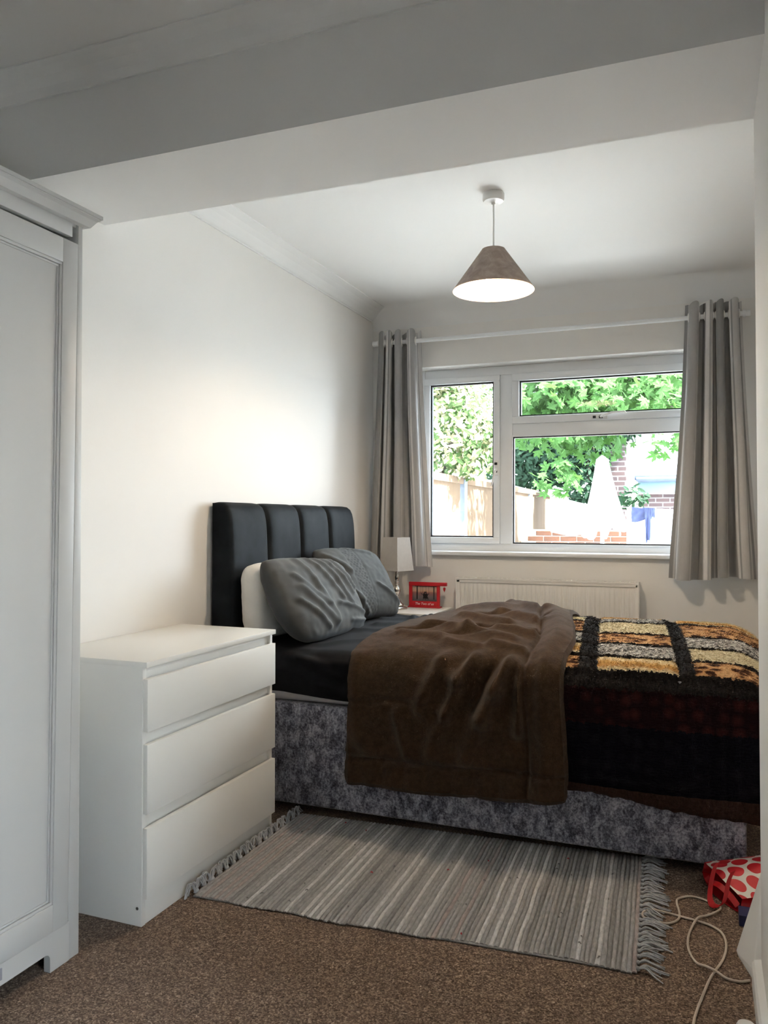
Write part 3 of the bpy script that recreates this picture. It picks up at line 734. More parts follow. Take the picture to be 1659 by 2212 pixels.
def pat_mat():
    m = new_mat('animal_print_fur'); N, K = nt(m)
    uvn = N.new('ShaderNodeUVMap'); sp = N.new('ShaderNodeSeparateXYZ')
    vv = coords(m, 'UV'); K.new(vv, sp.inputs[0])
    fz = mth(m, 'SUBTRACT', noisef(m, coords(m, 'UV', (1, 1.0, 1)), 85, 3, .7), .5); fz2 = mth(m, 'SUBTRACT', noisef(m, coords(m, 'UV', (1.1, .9, 1)), 60, 3, .7), .5)
    u = mth(m, 'ADD', sp.outputs[0], mth(m, 'MULTIPLY', fz, .030)); v = mth(m, 'ADD', sp.outputs[1], mth(m, 'MULTIPLY', fz2, .040))
    us = mth(m, 'ADD', u, mth(m, 'MULTIPLY', v, .10))       # columns slant a little
    def band(x, a, b): return mth(m, 'MULTIPLY', mth(m, 'GREATER_THAN', x, a), mth(m, 'LESS_THAN', x, b))
    streak = noisef(m, coords(m, 'UV', (1.0, 2.6, 1)), 62, 4, .75, .8)
    streak2 = noisef(m, coords(m, 'UV', (1.6, .7, 1)), 75, 3, .7, .5)
    leo = vorof(m, coords(m, 'UV', (1.0, 1.7, 1)), 26)
    cA = lambda lo, hi: ramp(m, mth(m, 'ADD', mth(m, 'DIVIDE', mth(m, 'SUBTRACT', v, lo), hi-lo), mth(m, 'MULTIPLY', mth(m, 'SUBTRACT', streak, .5), .5)), [(.05, (.80, .65, .40)), (.2, (.55, .28, .085)), (.45, (.68, .40, .13)), (.62, (.82, .66, .40)), (.95, (.70, .55, .32))])
    cB = ramp(m, streak, [(.40, (.012, .010, .010)), (.48, (.20, .18, .165)), (.54, (.85, .81, .74))])
    cC = ramp(m, mth(m, 'ADD', leo, mth(m, 'MULTIPLY', mth(m, 'SUBTRACT', streak2, .5), .35)), [(.26, (.055, .020, .010)), (.38, (.13, .052, .022)), (.47, (.58, .31, .14)), (.8, (.70, .44, .22))])
    cD = ramp(m, streak, [(.30, (.28, .20, .10)), (.46, (.68, .57, .36)), (.62, (.84, .76, .55))])
    blk = ramp(m, streak2, [(.3, (.008, .007, .008)), (.7, (.030, .025, .023))])
    c = blk
    cols = [(0, 1.405), (1.468, 1.715), (1.765, 3)]
    rows = [(.018, .125), (.142, .285), (.302, .445), (.462, .695), (.72, .90), (.92, 1.10), (1.12, 1.4)]
    typ = ['CABCDBA', 'ABCDBAC', 'CDBCADB']
    for (a, b), t in zip(cols, typ):
        mu = band(us, a, b)
        for (lo, hi), k in zip(rows, t):
            f = mth(m, 'MULTIPLY', mu, band(v, lo, hi))
            c = mixc(m, f, c, {'A': cA(lo, hi), 'B': cB, 'C': cC, 'D': cD}[k])
    # side: maroon band, navy band, brown hem
    bob = vorof(m, coords(m, 'UV', (1, 1, 1)), 24, 'F1', 'Distance', .55)
    mar = ramp(m, mth(m, 'ADD', mth(m, 'MULTIPLY', bob, .8), mth(m, 'MULTIPLY', streak2, .3)), [(.2, (.050, .013, .012)), (.6, (.015, .005, .006))])
    nav = ramp(m, mth(m, 'ADD', mth(m, 'MULTIPLY', bob, .8), mth(m, 'MULTIPLY', streak2, .3)), [(.2, (.010, .009, .013)), (.6, (.003, .003, .006))])
    hem = ramp(m, streak2, [(.3, (.028, .014, .011)), (.7, (.055, .028, .021))])
    c = mixc(m, mth(m, 'LESS_THAN', v, -.045), c, mar)
    c = mixc(m, mth(m, 'LESS_THAN', v, -.155), c, nav)
    c = mixc(m, mth(m, 'LESS_THAN', sp.outputs[1], -.350), c, hem)
    base(m, c); setin(m, Rough=.95, Sheen=.04, Spec=.05); bump(m, mth(m, 'ADD', streak, streak2), .8, .008); return m
MT['pattern'] = pat_mat()
pt = drape('patterned_face', lambda y, z: 1.20, lambda y, z: 2.06, pat_path, pat_disp, 150, 190, .022, MT['pattern'], th,
           uvf=lambda x, y, z: (x, (y-.885) if (z > .575 and y > .885) else min(z-.60, -.004)))
tag(pt, 'animal print patches with maroon and navy bands')
def fur_pile(o, n, seed):
    me = o.data; r = random.Random(seed); uvl = me.uv_layers[0].data; V, F, UV = [], [], []
    cand = [p for p in me.polygons if p.normal.z > .25 and p.center.z+ORG[o].z > .52 and p.center.x+ORG[o].x > 1.24]
    ar = [p.area for p in cand]
    for p in r.choices(cand, ar, k=n):
        a, b = r.random(), r.random(); vi = p.vertices; c = [me.vertices[i].co for i in vi]
        pos = (c[0].lerp(c[1], a)).lerp(c[3].lerp(c[2], a), b) if len(c) == 4 else p.center.copy()
        t = Vector((r.gauss(.25, .55), r.gauss(-.55, .45), 0)).normalized(); d = (t*.85+p.normal*.50).normalized(); s = d.cross(p.normal).normalized()
        ln = r.uniform(.007, .015); w = r.uniform(.0007, .0013); k = len(V); base_ = pos-p.normal*.001
        V += [tuple(base_-s*w+ORG[o]), tuple(base_+s*w+ORG[o]), tuple(base_+d*ln*.6+s*w*.8+ORG[o]), tuple(base_+d*ln-p.normal*ln*.12+ORG[o]), tuple(base_+d*ln*.6-s*w*.8+ORG[o])]
        F.append((k, k+1, k+2, k+3, k+4)); li = p.loop_indices[0]; u = uvl[li].uv; UV += [(u[0], u[1])]*5
    f = mo('fur_pile', (V, F), MT['pattern'], o, uv=UV); f['kind'] = 'stuff'; return f
fur_pile(pt, 26000, 4)
def br_path(u):
    hem = .165+.030*sm(.2, 1, u)-.018*sm(.8, 1, 1-u)*0+.006*math.sin(u*7)
    b = .025*sm(.0, .35, u)
    oy = .010*math.sin(u*12+1)
    return [(.826+oy, hem), (.828-oy*.4, .32), (.832, .46), (.844, .555), (.885, .622), (1.0, .655+b*.3), (1.2, .678+b*.7), (1.5, .692+b), (1.85, .682+b*(1-.9*sm(.75, 1, u))), (2.02, .642+b*.5*(1-sm(.7, 1, u))), (2.115, .57), (2.14, .36)]
def bxl(y, z): return .618+.128*sm(.93, 1.7, y)-.010*sm(.3, .6, z)*0
def bxr(y, z): return 1.372-.115*sm(.93, 1.8, y)-.018*sm(.25, .6, z)*(1-sm(.93, 1.1, y))
RID = [((1.083, .66), (1.014, .547), .022, .020), ((1.014, .547), (.975, .44), .026, .018), ((.975, .44), (.93, .30), .030, .010),
       ((1.194, .63), (1.148, .527), .020, .020), ((1.148, .527), (1.10, .43), .024, .018), ((1.10, .43), (1.05, .30), .03, .010),
       ((.975, .65), (.886, .457), .026, .014), ((1.235, .60), (1.225, .40), .020, .014), ((1.14, .62), (1.07, .46), .016, -.012), ((1.04, .62), (.95, .43), .018, -.012),
       ((.64, .60), (.66, .33), .03, .008), ((.80, .42), (.84, .29), .02, .010), ((.72, .40), (.70, .30), .03, .006)]
def br_disp(u, x, y, z):
    d = .007*nz(x*6, y*5+z*6, 7)+.003*nz(x*22, y*22+z*22, 8)
    side = 1-sm(.60, .65, z) if y < 1.2 else 0
    for a, b, w, A in RID: d += side*2.1*A*math.exp(-(seg_d(x, z, a, b)/(w*1.15))**2)
    if y < 1.0:
        d -= .010*math.exp(-((z-.452+.01*math.sin(x*14))/.010)**2)*(1-sm(.86, .95, x))       # quilting stitch line
        d -= .014*math.exp(-((z-.252-.012*sm(.62, 1.3, x))/.009)**2)*side                      # seam of the hem band
        if z < .25: d += .006*abs(math.sin(x*38))
    xr = bxr(y, z)
    d += .026*(1-.85*sm(1.45, 1.8, y))*math.exp(-((x-(xr-.055))/.040)**2.0)                                              # rolled border
    d -= .016*math.exp(-((x-(xr-.118))/.010)**2)
    if side < .5 and y < 2.05:      # puckers of the fold on top
        g = 1-side
        for (a, b, w, A) in (((.80, 1.18), (.98, 1.12), .030, .022), ((.98, 1.10), (1.16, 1.02), .030, .026), ((.90, 1.32), (1.10, 1.24), .030, .024), ((1.02, 1.45), (1.20, 1.30), .028, .026), ((.74, 1.05), (.90, 1.02), .030, .018),
                             ((1.00, 1.75), (1.18, 1.55), .035, .026), ((.85, 1.55), (1.0, 1.62), .05, .020), ((1.08, 1.16), (1.22, 1.10), .024, .022), ((1.10, .98), (1.22, .94), .022, .020), ((.94, .98), (1.06, .95), .022, .016)):
            d += g*A*math.exp(-(seg_d(x, y, a, b)/w)**2)
        for (a, b, w, A) in (((.70, 1.12), (1.00, 1.19), .014, .022), ((1.00, 1.19), (1.22, 1.16), .014, .024), ((.86, 1.42), (1.22, 1.40), .014, .018), ((.88, 1.06), (1.08, 1.07), .012, .014)):
            d -= g*A*math.exp(-(seg_d(x, y, a, b)/w)**2)
    return d
br = drape('folded_back_reverse', bxl, bxr, br_path, br_disp, 170, 230, .030, MT['brown'], th)
tag(br, 'plain brown fleece reverse folded back')

# ================================================================== BEDSIDE TABLE, LAMP, PHOTO FRAME
ns = thing('bedside_table', 'low white bedside table between the bed and the window wall', 'bedside table', (.26, 2.35, 0))
NZ = .6045
mo('top_board', box(.035, .492, 2.155, 2.535, NZ-.016, NZ), MT['white_lam'], ns, bev=.001)
mo('body', merge(box(.04, .476, 2.165, 2.18, 0, NZ-.016), box(.04, .476, 2.515, 2.53, 0, NZ-.016), box(.04, .05, 2.18, 2.515, .03, NZ-.016), box(.04, .47, 2.18, 2.515, .03, .045)), MT['white_lam'], ns)
for z0, z1 in ((.05, .295), (.305, .565)):
    d = mo('drawer', box(.4765, .490, 2.168, 2.527, z0, z1), MT['white_lam'], ns, bev=.001)
    mo('drawer_box', merge(box(.06, .476, 2.19, 2.20, z0+.01, z1-.03), box(.06, .476, 2.495, 2.505, z0+.01, z1-.03), box(.06, .476, 2.19, 2.505, z0+.01, z0+.016)), MT['white_lam'], d)
mo('recess_rail', box(.455, .468, 2.18, 2.515, .566, .588), MT['dark'], ns)  # coloured dark to paint the shade in the gap under the top
LX, LY = .239, 2.315
tl = thing('table_lamp', 'small table lamp with turned nickel base and tapered grey shade', 'lamp', (LX, LY, NZ))
ang0 = math.atan2(CAM.y-LY, CAM.x-LX)+.06
def sq(r, z, a0=ang0): return [(LX+r*math.cos(a0+k*math.pi/2), LY+r*math.sin(a0+k*math.pi/2), z) for k in range(4)]
rings = [sq(.060, NZ), sq(.060, NZ+.010), sq(.052, NZ+.016), sq(.040, NZ+.020)]
V = [p for r in rings for p in r]
F = [(i*4+k, i*4+(k+1) % 4, (i+1)*4+(k+1) % 4, (i+1)*4+k) for i in range(3) for k in range(4)]+[(3, 2, 1, 0), (12, 13, 14, 15)]
mo('base_plinth', (V, F), MT['chrome'], tl, bev=.0015)
mo('base_stem', lathe([(.036, .018), (.040, .024), (.039, .030), (.028, .036), (.024, .046), (.016, .060), (.0095, .068), (.0125, .072), (.0125, .075), (.010, .079), (.017, .088), (.0215, .098), (.0215, .106), (.018, .116), (.011, .126), (.0085, .130), (.014, .135), (.014, .139), (.009, .143), (.0125, .147), (.0125, .150), (.009, .154), (.0125, .163), (.0145, .172), (.013, .183), (.008, .196), (.0065, .206), (.009, .209), (.009, .22), (.006, .225), (.006, .30)], (LX, LY, NZ), 32), MT['chrome'], tl, smooth=True, ang=60)
zt, zb = .995, .815
o4 = sq(.094, zb)+sq(.0725, zt)+sq(.0925, zb+.0005)+sq(.071, zt-.0005)
F = [(k, (k+1) % 4, 4+(k+1) % 4, 4+k) for k in range(4)]+[(8+(k+1) % 4, 8+k, 12+k, 12+(k+1) % 4) for k in range(4)]+[((k+1) % 4, k, 8+k, 8+(k+1) % 4) for k in range(4)]+[(4+k, 4+(k+1) % 4, 12+(k+1) % 4, 12+k) for k in range(4)]
ts = mo('lamp_shade', (o4, F), MT['shade_cloth'], tl)
def rib(z0, r0, z1, r1):
    a, b, c, d = sq(r0+.0008, z0), sq(r1+.0008, z1), sq(r0-.002, z0), sq(r1-.002, z1)
    return a+b+c+d, [(k, (k+1) % 4, 4+(k+1) % 4, 4+k) for k in range(4)]+[(8+(k+1) % 4, 8+k, 12+k, 12+(k+1) % 4) for k in range(4)]+[((k+1) % 4, k, 8+k, 8+(k+1) % 4) for k in range(4)]+[(4+k, 4+(k+1) % 4, 12+(k+1) % 4, 12+k) for k in range(4)]
mo('shade_trim', rib(zb, .094, zb+.005, .0934), MT['shade_cloth'], ts); mo('shade_trim', rib(zt-.005, .0731, zt, .0725), MT['shade_cloth'], ts)
mo('shade_frame', merge(*[tube([(LX, LY, .90), (LX+.078*math.cos(ang0+k*math.pi/2), LY+.078*math.sin(ang0+k*math.pi/2), .93)], .0015, 6) for k in range(4)]), MT['chrome'], ts)

FYp = 2.46
pfm = thing('photo_frame', 'red photo frame with a side bar and hanging heart, lettered The Two of us', 'photo frame', (.36, FYp, NZ))
fx0, fx1, fz0, fz1 = .262, .440, NZ+.006, .744
px0, px1, pz0, pz1 = .281, .424, .640, .724
mo('frame', merge(box(fx0, px0, FYp-.008, FYp+.008, fz0, fz1), box(px1, fx1, FYp-.008, FYp+.008, fz0, fz1), box(px0, px1, FYp-.008, FYp+.008, fz0, pz0), box(px0, px1, FYp-.008, FYp+.008, pz1, fz1)), MT['red'], pfm, bev=.0012)
mo('top_bar', box(fx0, .480, FYp-.010, FYp+.010, fz1-.018, fz1+.001), MT['red'], pfm, bev=.0012)
mo('base_foot', box(fx0-.004, fx1+.004, FYp-.016, FYp+.03, NZ, NZ+.007), MT['red'], pfm, bev=.001)
hs = [( .011*math.sin(t)**3, .0095*(13*math.cos(t)-5*math.cos(2*t)-2*math.cos(3*t)-math.cos(4*t))/13) for t in [2*math.pi*k/28 for k in range(28)]]
mo('heart_charm', prism([(.466+p[0]*.55, .708+p[1]*1.25) for p in hs], 'y', FYp-.004, FYp+.004), MT['red'], pfm, bev=.0008)
mo('charm_string', tube([(.466, FYp, .718), (.466, FYp, .728)], .0006, 6), MT['dark'], pfm)
def sunset():
    m = new_mat('sunset_photo_print'); N, K = nt(m); t = coords(m, 'Generated'); sp = N.new('ShaderNodeSeparateXYZ'); K.new(t, sp.inputs[0])
    z = mth(m, 'ADD', sp.outputs[2], mth(m, 'MULTIPLY', mth(m, 'SUBTRACT', noisef(m, coords(m, 'Generated', (2, 1, 9)), 3, 3), .5), .14))
    base(m, ramp(m, z, [(0, (.10, .085, .09)), (.28, (.17, .14, .15)), (.48, (.25, .13, .13)), (.58, (.36, .17, .14)), (.63, (.55, .33, .22)), (.80, (.52, .38, .30)), (1, (.30, .22, .20))])); setin(m, Rough=.3); return m
pic = mo('picture', box(px0-.001, px1+.001, FYp-.002, FYp+.002, pz0-.001, pz1+.001), sunset(), pfm)
q = []
def pb(x0, x1, z0, z1): q.append(box(px0+x0*(px1-px0), px0+x1*(px1-px0), FYp-.0026, FYp-.0019, pz0+z0*(pz1-pz0), pz0+z1*(pz1-pz0)))
pb(.17, .215, .12, 1.0); pb(.855, .90, .12, 1.0); pb(.1, .98, .955, 1.0)
for x in (.34, .42, .55, .66): pb(x, x+.008, .5, .96)
mo('picture_silhouettes', merge(*q), MT['photo_dark'], pic)
def disc(cx, cz, rx, rz, n=14): return prism([(px0+(cx+rx*math.cos(2*math.pi*k/n))*(px1-px0), pz0+(cz+rz*math.sin(2*math.pi*k/n))*(pz1-pz0)) for k in range(n)], 'y', FYp-.0028, FYp-.0019)
def limb(*p, w=.012):
    return merge(*[tube([(px0+a[0]*(px1-px0), FYp-.0022, pz0+a[1]*(pz1-pz0)), (px0+b[0]*(px1-px0), FYp-.0022, pz0+b[1]*(pz1-pz0))], w*.06, 6) for a, b in zip(p, p[1:])])
# two people side by side on swings, seen dark against the dusk
mo('picture_figures', merge(disc(.485, .40, .055, .13), disc(.575, .39, .055, .13), disc(.50, .575, .026, .055), disc(.555, .585, .028, .058), disc(.50, .24, .075, .07), disc(.575, .23, .075, .07),
   limb((.45, .46), (.385, .44), (.365, .54), w=.03), limb((.61, .45), (.665, .44), (.675, .54), w=.03), limb((.46, .22), (.43, .10), w=.035), limb((.54, .22), (.53, .09), w=.035), limb((.62, .22), (.665, .12), w=.035)), MT['photo_dark'], pic)
def text(body, size, loc, mat, parent, name='lettering', rot=(R(90), 0, 0), shear=.25):
    cu = bpy.data.curves.new(name, 'FONT'); cu.body = body; cu.size = size; cu.align_x = 'CENTER'; cu.align_y = 'CENTER'; cu.extrude = .0003; cu.shear = shear; cu.offset = size*.004
    to = bpy.data.objects.new('tmp', cu); col.objects.link(to); dg = bpy.context.evaluated_depsgraph_get()
    me = bpy.data.meshes.new_from_object(to.evaluated_get(dg)); bpy.data.objects.remove(to)
    M = Matrix.Translation(Vector(loc)-ORG[parent]) @ Matrix.Rotation(rot[2], 4, 'Z') @ Matrix.Rotation(rot[0], 4, 'X'); me.transform(M)
    me.materials.clear(); me.materials.append(mat); me.name = name
    o = bpy.data.objects.new(name, me); ORG[o] = ORG[parent]; return link(o, parent)
text('The Two of us', .0182, ((px0+px1)/2, FYp-.0086, .6255), MT['ink_white'], pfm)

# ================================================================== RAG RUG
rug = thing('rag_rug', 'grey striped woven rag rug with fringed ends beside the bed', 'rug', (1.0, .55, 0))
NL, NR, FL, FR = Vector((.412, .190, 0)), Vector((1.634, .264, 0)), Vector((.402, .890, 0)), Vector((1.602, .955, 0))
def rp(t, s, z):
    p = NL.lerp(NR, t).lerp(FL.lerp(FR, t), s)
    return Vector((p.x, p.y+.006*math.sin(t*9+1)*(1-s)+.004*math.sin(t*31)*(1-s), z))
rr = random.Random(3)
def rugmat(name, c):
    m = new_mat(name); v = coords(m); a = noisef(m, coords(m, 'Object', (1, .35, 1)), 120, 3, .7); b = noisef(m, v, 700, 2)
    c_ = ramp(m, a, [(.3, [x*.72 for x in c]), (.7, [min(1, x*1.22) for x in c])])
    base(m, mixc(m, mth(m, 'MULTIPLY', b, .3), c_, [x*.8 for x in c])); setin(m, Rough=.95, Spec=.1, Sheen=.15); bump(m, mth(m, 'ADD', a, b), .8, .003); return m
RM = [rugmat('rag_mid_grey', (.43, .422, .42)), rugmat('rag_pale_grey', (.72, .71, .705)), rugmat('rag_dark_grey', (.31, .305, .302)), rugmat('rag_pinkish_grey', (.46, .40, .385))]
NS = 98
seq = []
while len(seq) < NS:
    seq += [0]*rr.choice([1, 2, 2, 3])+[rr.choice([1, 1, 1, 2, 3])]+([0, 2] if rr.random() < .3 else [])
mo('backing', merge(([tuple(rp(t, s, z)) for z in (.0015, .004) for t, s in ((0, 0), (1, 0), (1, 1), (0, 1))], [(3, 2, 1, 0), (4, 5, 6, 7), (0, 1, 5, 4), (1, 2, 6, 5), (2, 3, 7, 6), (3, 0, 4, 7)])), RM[2], rug)
for k in range(NS):
    t0, t1 = k/NS, (k+1)/NS; ph = rr.uniform(0, 9); w0 = rr.uniform(.9, 1.12); nseg = 16; V = []
    for i in range(nseg+1):
        s = lerp(-.004+rr.uniform(-.004, .004), 1.0, i/nseg)
        wob = .0030*nz(k*.31, s*5, 2)+.0016*math.sin(s*17+ph)*0
        wv = w0*(1+.25*nz(k*1.7, s*7, 5))
        for q, (a, z) in enumerate(((0.0, .003), (.16, .0088), (.5, .0102), (.84, .0088), (1.0, .003))):
            p = rp(lerp(t0, t1, .5+(a-.5)*wv), s, z+.0012*nz(s*24, k, 1)); p.x += wob
            if i in (0, nseg) and z > .004: p.z -= .003
            V.append(tuple(p))
    F = [(i*5+q, i*5+q+1, (i+1)*5+q+1, (i+1)*5+q) for i in range(nseg) for q in range(4)]
    F += [(4, 3, 2, 1, 0), tuple(nseg*5+q for q in range(5))]
    F += [((i+1)*5, (i+1)*5+4, i*5+4, i*5) for i in range(nseg)]
    mo('woven_strip', (V, F), RM[seq[k]], rug, smooth=True, ang=70)
TM = pmat('fringe_cotton', (.42, .43, .445), .9, .2, 60, .3, 500, .001)
def tassel_mesh(seed, right):
    r = random.Random(seed); ps = []
    for q in range(7):
        a = r.uniform(-.55, .55); ln = r.uniform(.045, .072); y = r.uniform(-.006, .006)
        if right:
            pts = [(0, y, .006), (ln*.3, y+a*.012, .011+r.uniform(0, .006)), (ln*.65, y+a*.028+r.uniform(-.004, .004), .007+r.uniform(0, .004)), (ln, y+a*.045+r.uniform(-.008, .008), .0028)]
        else:
            s = r.choice((-1, -1, 1)); c = r.uniform(.014, .026)
            pts = [(0, y, .007), (-.004, y+.004*s, .016+r.uniform(0, .01)), (-.008+r.uniform(-.002, .003), y+s*c*.6, .020+r.uniform(0, .008)), (-.009+r.uniform(-.001, .006), y+s*c, .011+r.uniform(0, .004)), (-.006+r.uniform(0, .006), y+s*c*1.4, .0035)]
        ps.append(tube([tuple(p) for p in crom(pts, 9)], lambda t: .0024-.0008*t, 5))
    ps.append(lathe([(.0025, 0), (.006, .003), (.006, .008), (.0025, .011)], (0, 0, .001), 8))
    V, F = merge(*ps); me = bpy.data.meshes.new('tassel'); me.from_pydata([tuple(v) for v in V], [], F); me.materials.append(TM)
    me.polygons.foreach_set('use_smooth', [True]*len(me.polygons)); return me
tmr = [tassel_mesh(k, True) for k in range(6)]; tml = [tassel_mesh(40+k, False) for k in range(6)]
for side, n, ms in ((0, 17, tml), (1, 25, tmr)):
    for k in range(n):
        s = (k+.5)/n; p = rp(side, s, 0); o = bpy.data.objects.new('tassel', ms[k % 6]); link(o, rug)
        o.location = p-ORG[rug]+Vector(((.002 if side else -.001), 0, 0)); o.rotation_euler = (0, 0, rr.uniform(-.35, .35) if side else rr.uniform(-.1, .1)); sx = rr.uniform(.85, 1.2); o.scale = (sx, sx, 1) if side else (1.0, 1.5*sx, 1.45)
# little dark tufts poking out of the weave
for k in range(46):
    p = rp(rr.uniform(.06, .98), rr.uniform(.03, .95), .0085); a = rr.uniform(0, 6.28); ln = rr.uniform(.004, .010)
    mo('tuft', tube([p, p+Vector((math.cos(a)*ln*.5, math.sin(a)*ln*.5, .004)), p+Vector((math.cos(a)*ln, math.sin(a)*ln, .001))], .0016, 4), RM[2] if rr.random() < .9 else MT['red'], rug)

# ================================================================== GIFT BAG, CABLE, SMALL THINGS ON THE FLOOR
def polka():
    m = new_mat('red_polka_dot_film'); N, K = nt(m); v = coords(m, 'UV'); sp = N.new('ShaderNodeSeparateXYZ'); K.new(v, sp.inputs[0])
    def dots(ou, ov):
        a = mth(m, 'SUBTRACT', mth(m, 'FRACT', mth(m, 'ADD', mth(m, 'DIVIDE', sp.outputs[0], .062), ou)), .5)
        b = mth(m, 'SUBTRACT', mth(m, 'FRACT', mth(m, 'ADD', mth(m, 'DIVIDE', sp.outputs[1], .105), ov)), .5)
        a = mth(m, 'MULTIPLY', a, .062); b = mth(m, 'MULTIPLY', b, .105)
        return mth(m, 'LESS_THAN', mth(m, 'ADD', mth(m, 'MULTIPLY', a, a), mth(m, 'MULTIPLY', b, b)), .0245**2)
    f = mth(m, 'MAXIMUM', dots(0, 0), dots(.5, .5))
    base(m, mixc(m, f, (.80, .74, .66), (.55, .010, .018))); setin(m, Rough=.5, Spec=.3); return m
gb = thing('gift_bag', 'crumpled red and white polka dot gift bag lying at the foot of the bed', 'gift bag', (1.9, .78, 0))
def bag_top(u, v):
    # u: mouth -> base, v: far corner -> near corner of the mouth
    a = Vector((1.786, .868, .052)).lerp(Vector((1.884, .690, .036)), v)
    b = Vector((2.04, .848, .135)).lerp(Vector((2.04, .690, .085)), v)
    p = a.lerp(b, u); p.z += .030*math.sin(math.pi*v)*(.6+.4*u)+.004*nz(u*5, v*5, 3); p.x -= .018*math.sin(math.pi*v)*(1-u)
    return p
def bag_low(u, v):
    a = Vector((1.780, .872, .022)).lerp(Vector((1.878, .668, .006)), v)
    b = Vector((2.04, .85, .004)).lerp(Vector((2.04, .69, .004)), v)
    p = a.lerp(b, u); p.z = max(.003, p.z+.004*nz(u*4, v*4, 6)-.010*math.sin(math.pi*v)*(1-u)); p.x -= .020*math.sin(math.pi*v)*(1-u); return p
uvb = lambda nu, nv: [(i/nu*.27, j/nv*.20) for i in range(nu+1) for j in range(nv+1)]
mo('front_panel', grid(14, 14, bag_top), polka(), gb, smooth=True, uv=uvb(14, 14))
mo('back_panel', grid(14, 14, bag_low), MT['red_bag'], gb, smooth=True)
mo('lining', grid(12, 12, lambda u, v: bag_top(u*.97+.012, .02+v*.96)-Vector((0, 0, .0025))), MT['red_bag'], gb, smooth=True)
sw_ = lambda vv, out: grid(10, 6, lambda u, w: bag_top(u, vv).lerp(bag_low(u, vv), w)+Vector((0, out*math.sin(math.pi*w)*.012*(1 if u > .2 else -1), 0)))
mo('gusset', sw_(0, 1), MT['red_bag'], gb, smooth=True); mo('gusset', sw_(1, -1), MT['red_bag'], gb, smooth=True)
mo('bag_base', grid(6, 8, lambda u, v: bag_top(1, v).lerp(bag_low(1, v), u)), MT['red_bag'], gb)
def ribbon(pts, w, d, name='handle'):
    P = crom(pts, 26); d = Vector(d).normalized(); V = []
    for p in P: V += [tuple(Vector(p)-d*w/2), tuple(Vector(p)+d*w/2)]
    F = [(2*i, 2*i+1, 2*i+3, 2*i+2) for i in range(len(P)-1)]
    n = len(V); V += [(x, y, z+.0012) for x, y, z in V]; F += [tuple(n+k for k in reversed(q)) for q in F]
    return mo(name, (V, F), MT['red_bag'], gb, smooth=True)
ribbon([(1.852, .80, .088), (1.820, .775, .090), (1.805, .735, .055), (1.800, .700, .018), (1.812, .672, .010), (1.836, .684, .020), (1.850, .73, .062), (1.862, .752, .083)], .020, (.5, .5, .2))
ribbon([(1.792, .83, .024), (1.800, .79, .030), (1.826, .745, .040), (1.852, .715, .030), (1.872, .690, .014)], .016, (.6, .3, .5))
nb = mo('navy_box', box(1.872, 1.914, .600, .660, 0, .030), MT['navy_box'], None, bev=.002); tag(nb, 'corner of a small navy box sticking out under the polka dot bag', 'box')
cab_a = [(1.762, .02), (1.762, .095), (1.769, .154), (1.793, .279), (1.806, .328), (1.828, .401), (1.837, .475), (1.829, .533), (1.806, .563), (1.783, .575), (1.754, .583), (1.724, .590), (1.688, .598), (1.652, .584), (1.629, .562), (1.631, .533), (1.656, .519), (1.696, .538), (1.719, .571), (1.721, .611), (1.713, .666), (1.716, .697), (1.746, .725), (1.777, .722), (1.800, .708), (1.826, .690)]
cab_b = [(1.826, .690), (1.822, .653), (1.793, .623), (1.769, .583), (1.752, .529), (1.745, .462), (1.750, .404), (1.767, .358), (1.788, .336), (1.809, .323), (1.834, .312), (1.862, .309), (1.884, .322)]
def zc(i, n, x, y): return .0042 + (.008 if 1.60 < x < 1.66 and y > .5 else 0)
pts = cab_a+cab_b[1:]
P3 = [(x, y, .0042+(.0075 if x < 1.665 and y > .5 else 0)) for x, y in pts]
P3[26] = (P3[26][0], P3[26][1], .009)
for i in range(len(P3)):      # the cord rides over itself where it crosses
    if i > 27 and min(math.hypot(P3[i][0]-a[0], P3[i][1]-a[1]) for a in P3[:22]) < .02: P3[i] = (P3[i][0], P3[i][1], .0115)
Pc = crom(P3, 260)
cb = mo('power_cable', tube([tuple(p) for p in Pc], .0031, 8), MT['cable'], None, smooth=True); tag(cb, 'thin beige power cable looping over the brown carpet', 'cable')
# white moulded box at the wall's end where the cable goes in
hull = [(1.925, .50, .215), (1.915, .48, .17), (2.04, .52, .24), (2.06, .40, .22), (1.858, .450, .004), (1.864, .428, .0), (1.890, .338, .0), (1.892, .336, .020), (2.05, .332, .0), (2.05, .34, .1), (1.95, .60, .02), (2.08, .60, .02), (1.95, .60, 0), (2.08, .6, 0)]
bm = bmesh.new()
for h_ in hull: bm.verts.new(h_)
bmesh.ops.convex_hull(bm, input=bm.verts)
bmesh.ops.bevel(bm, geom=list(bm.edges), offset=.010, segments=3, profile=.5, affect='EDGES', clamp_overlap=True)
bm.normal_update(); VV = [tuple(v.co) for v in bm.verts]; bm.verts.index_update(); FF = [tuple(v.index for v in f.verts) for f in bm.faces]; bm.free()
wbx = mo('plastic_tub', (VV, FF), MT['plastic'], None, smooth=True, ang=35); tag(wbx, 'smooth white plastic tub half hidden behind the end of the wall', 'tub')
pk = mo('plug_adaptor', lathe([(.018, 0), (.020, .004), (.020, .022), (.017, .028), (.008, .031), (.001, .0315)], (1.866, .098, 0), 28), MT['plastic'], None, smooth=True); tag(pk, 'small round white plug adaptor on the carpet near the skirting', 'plug')

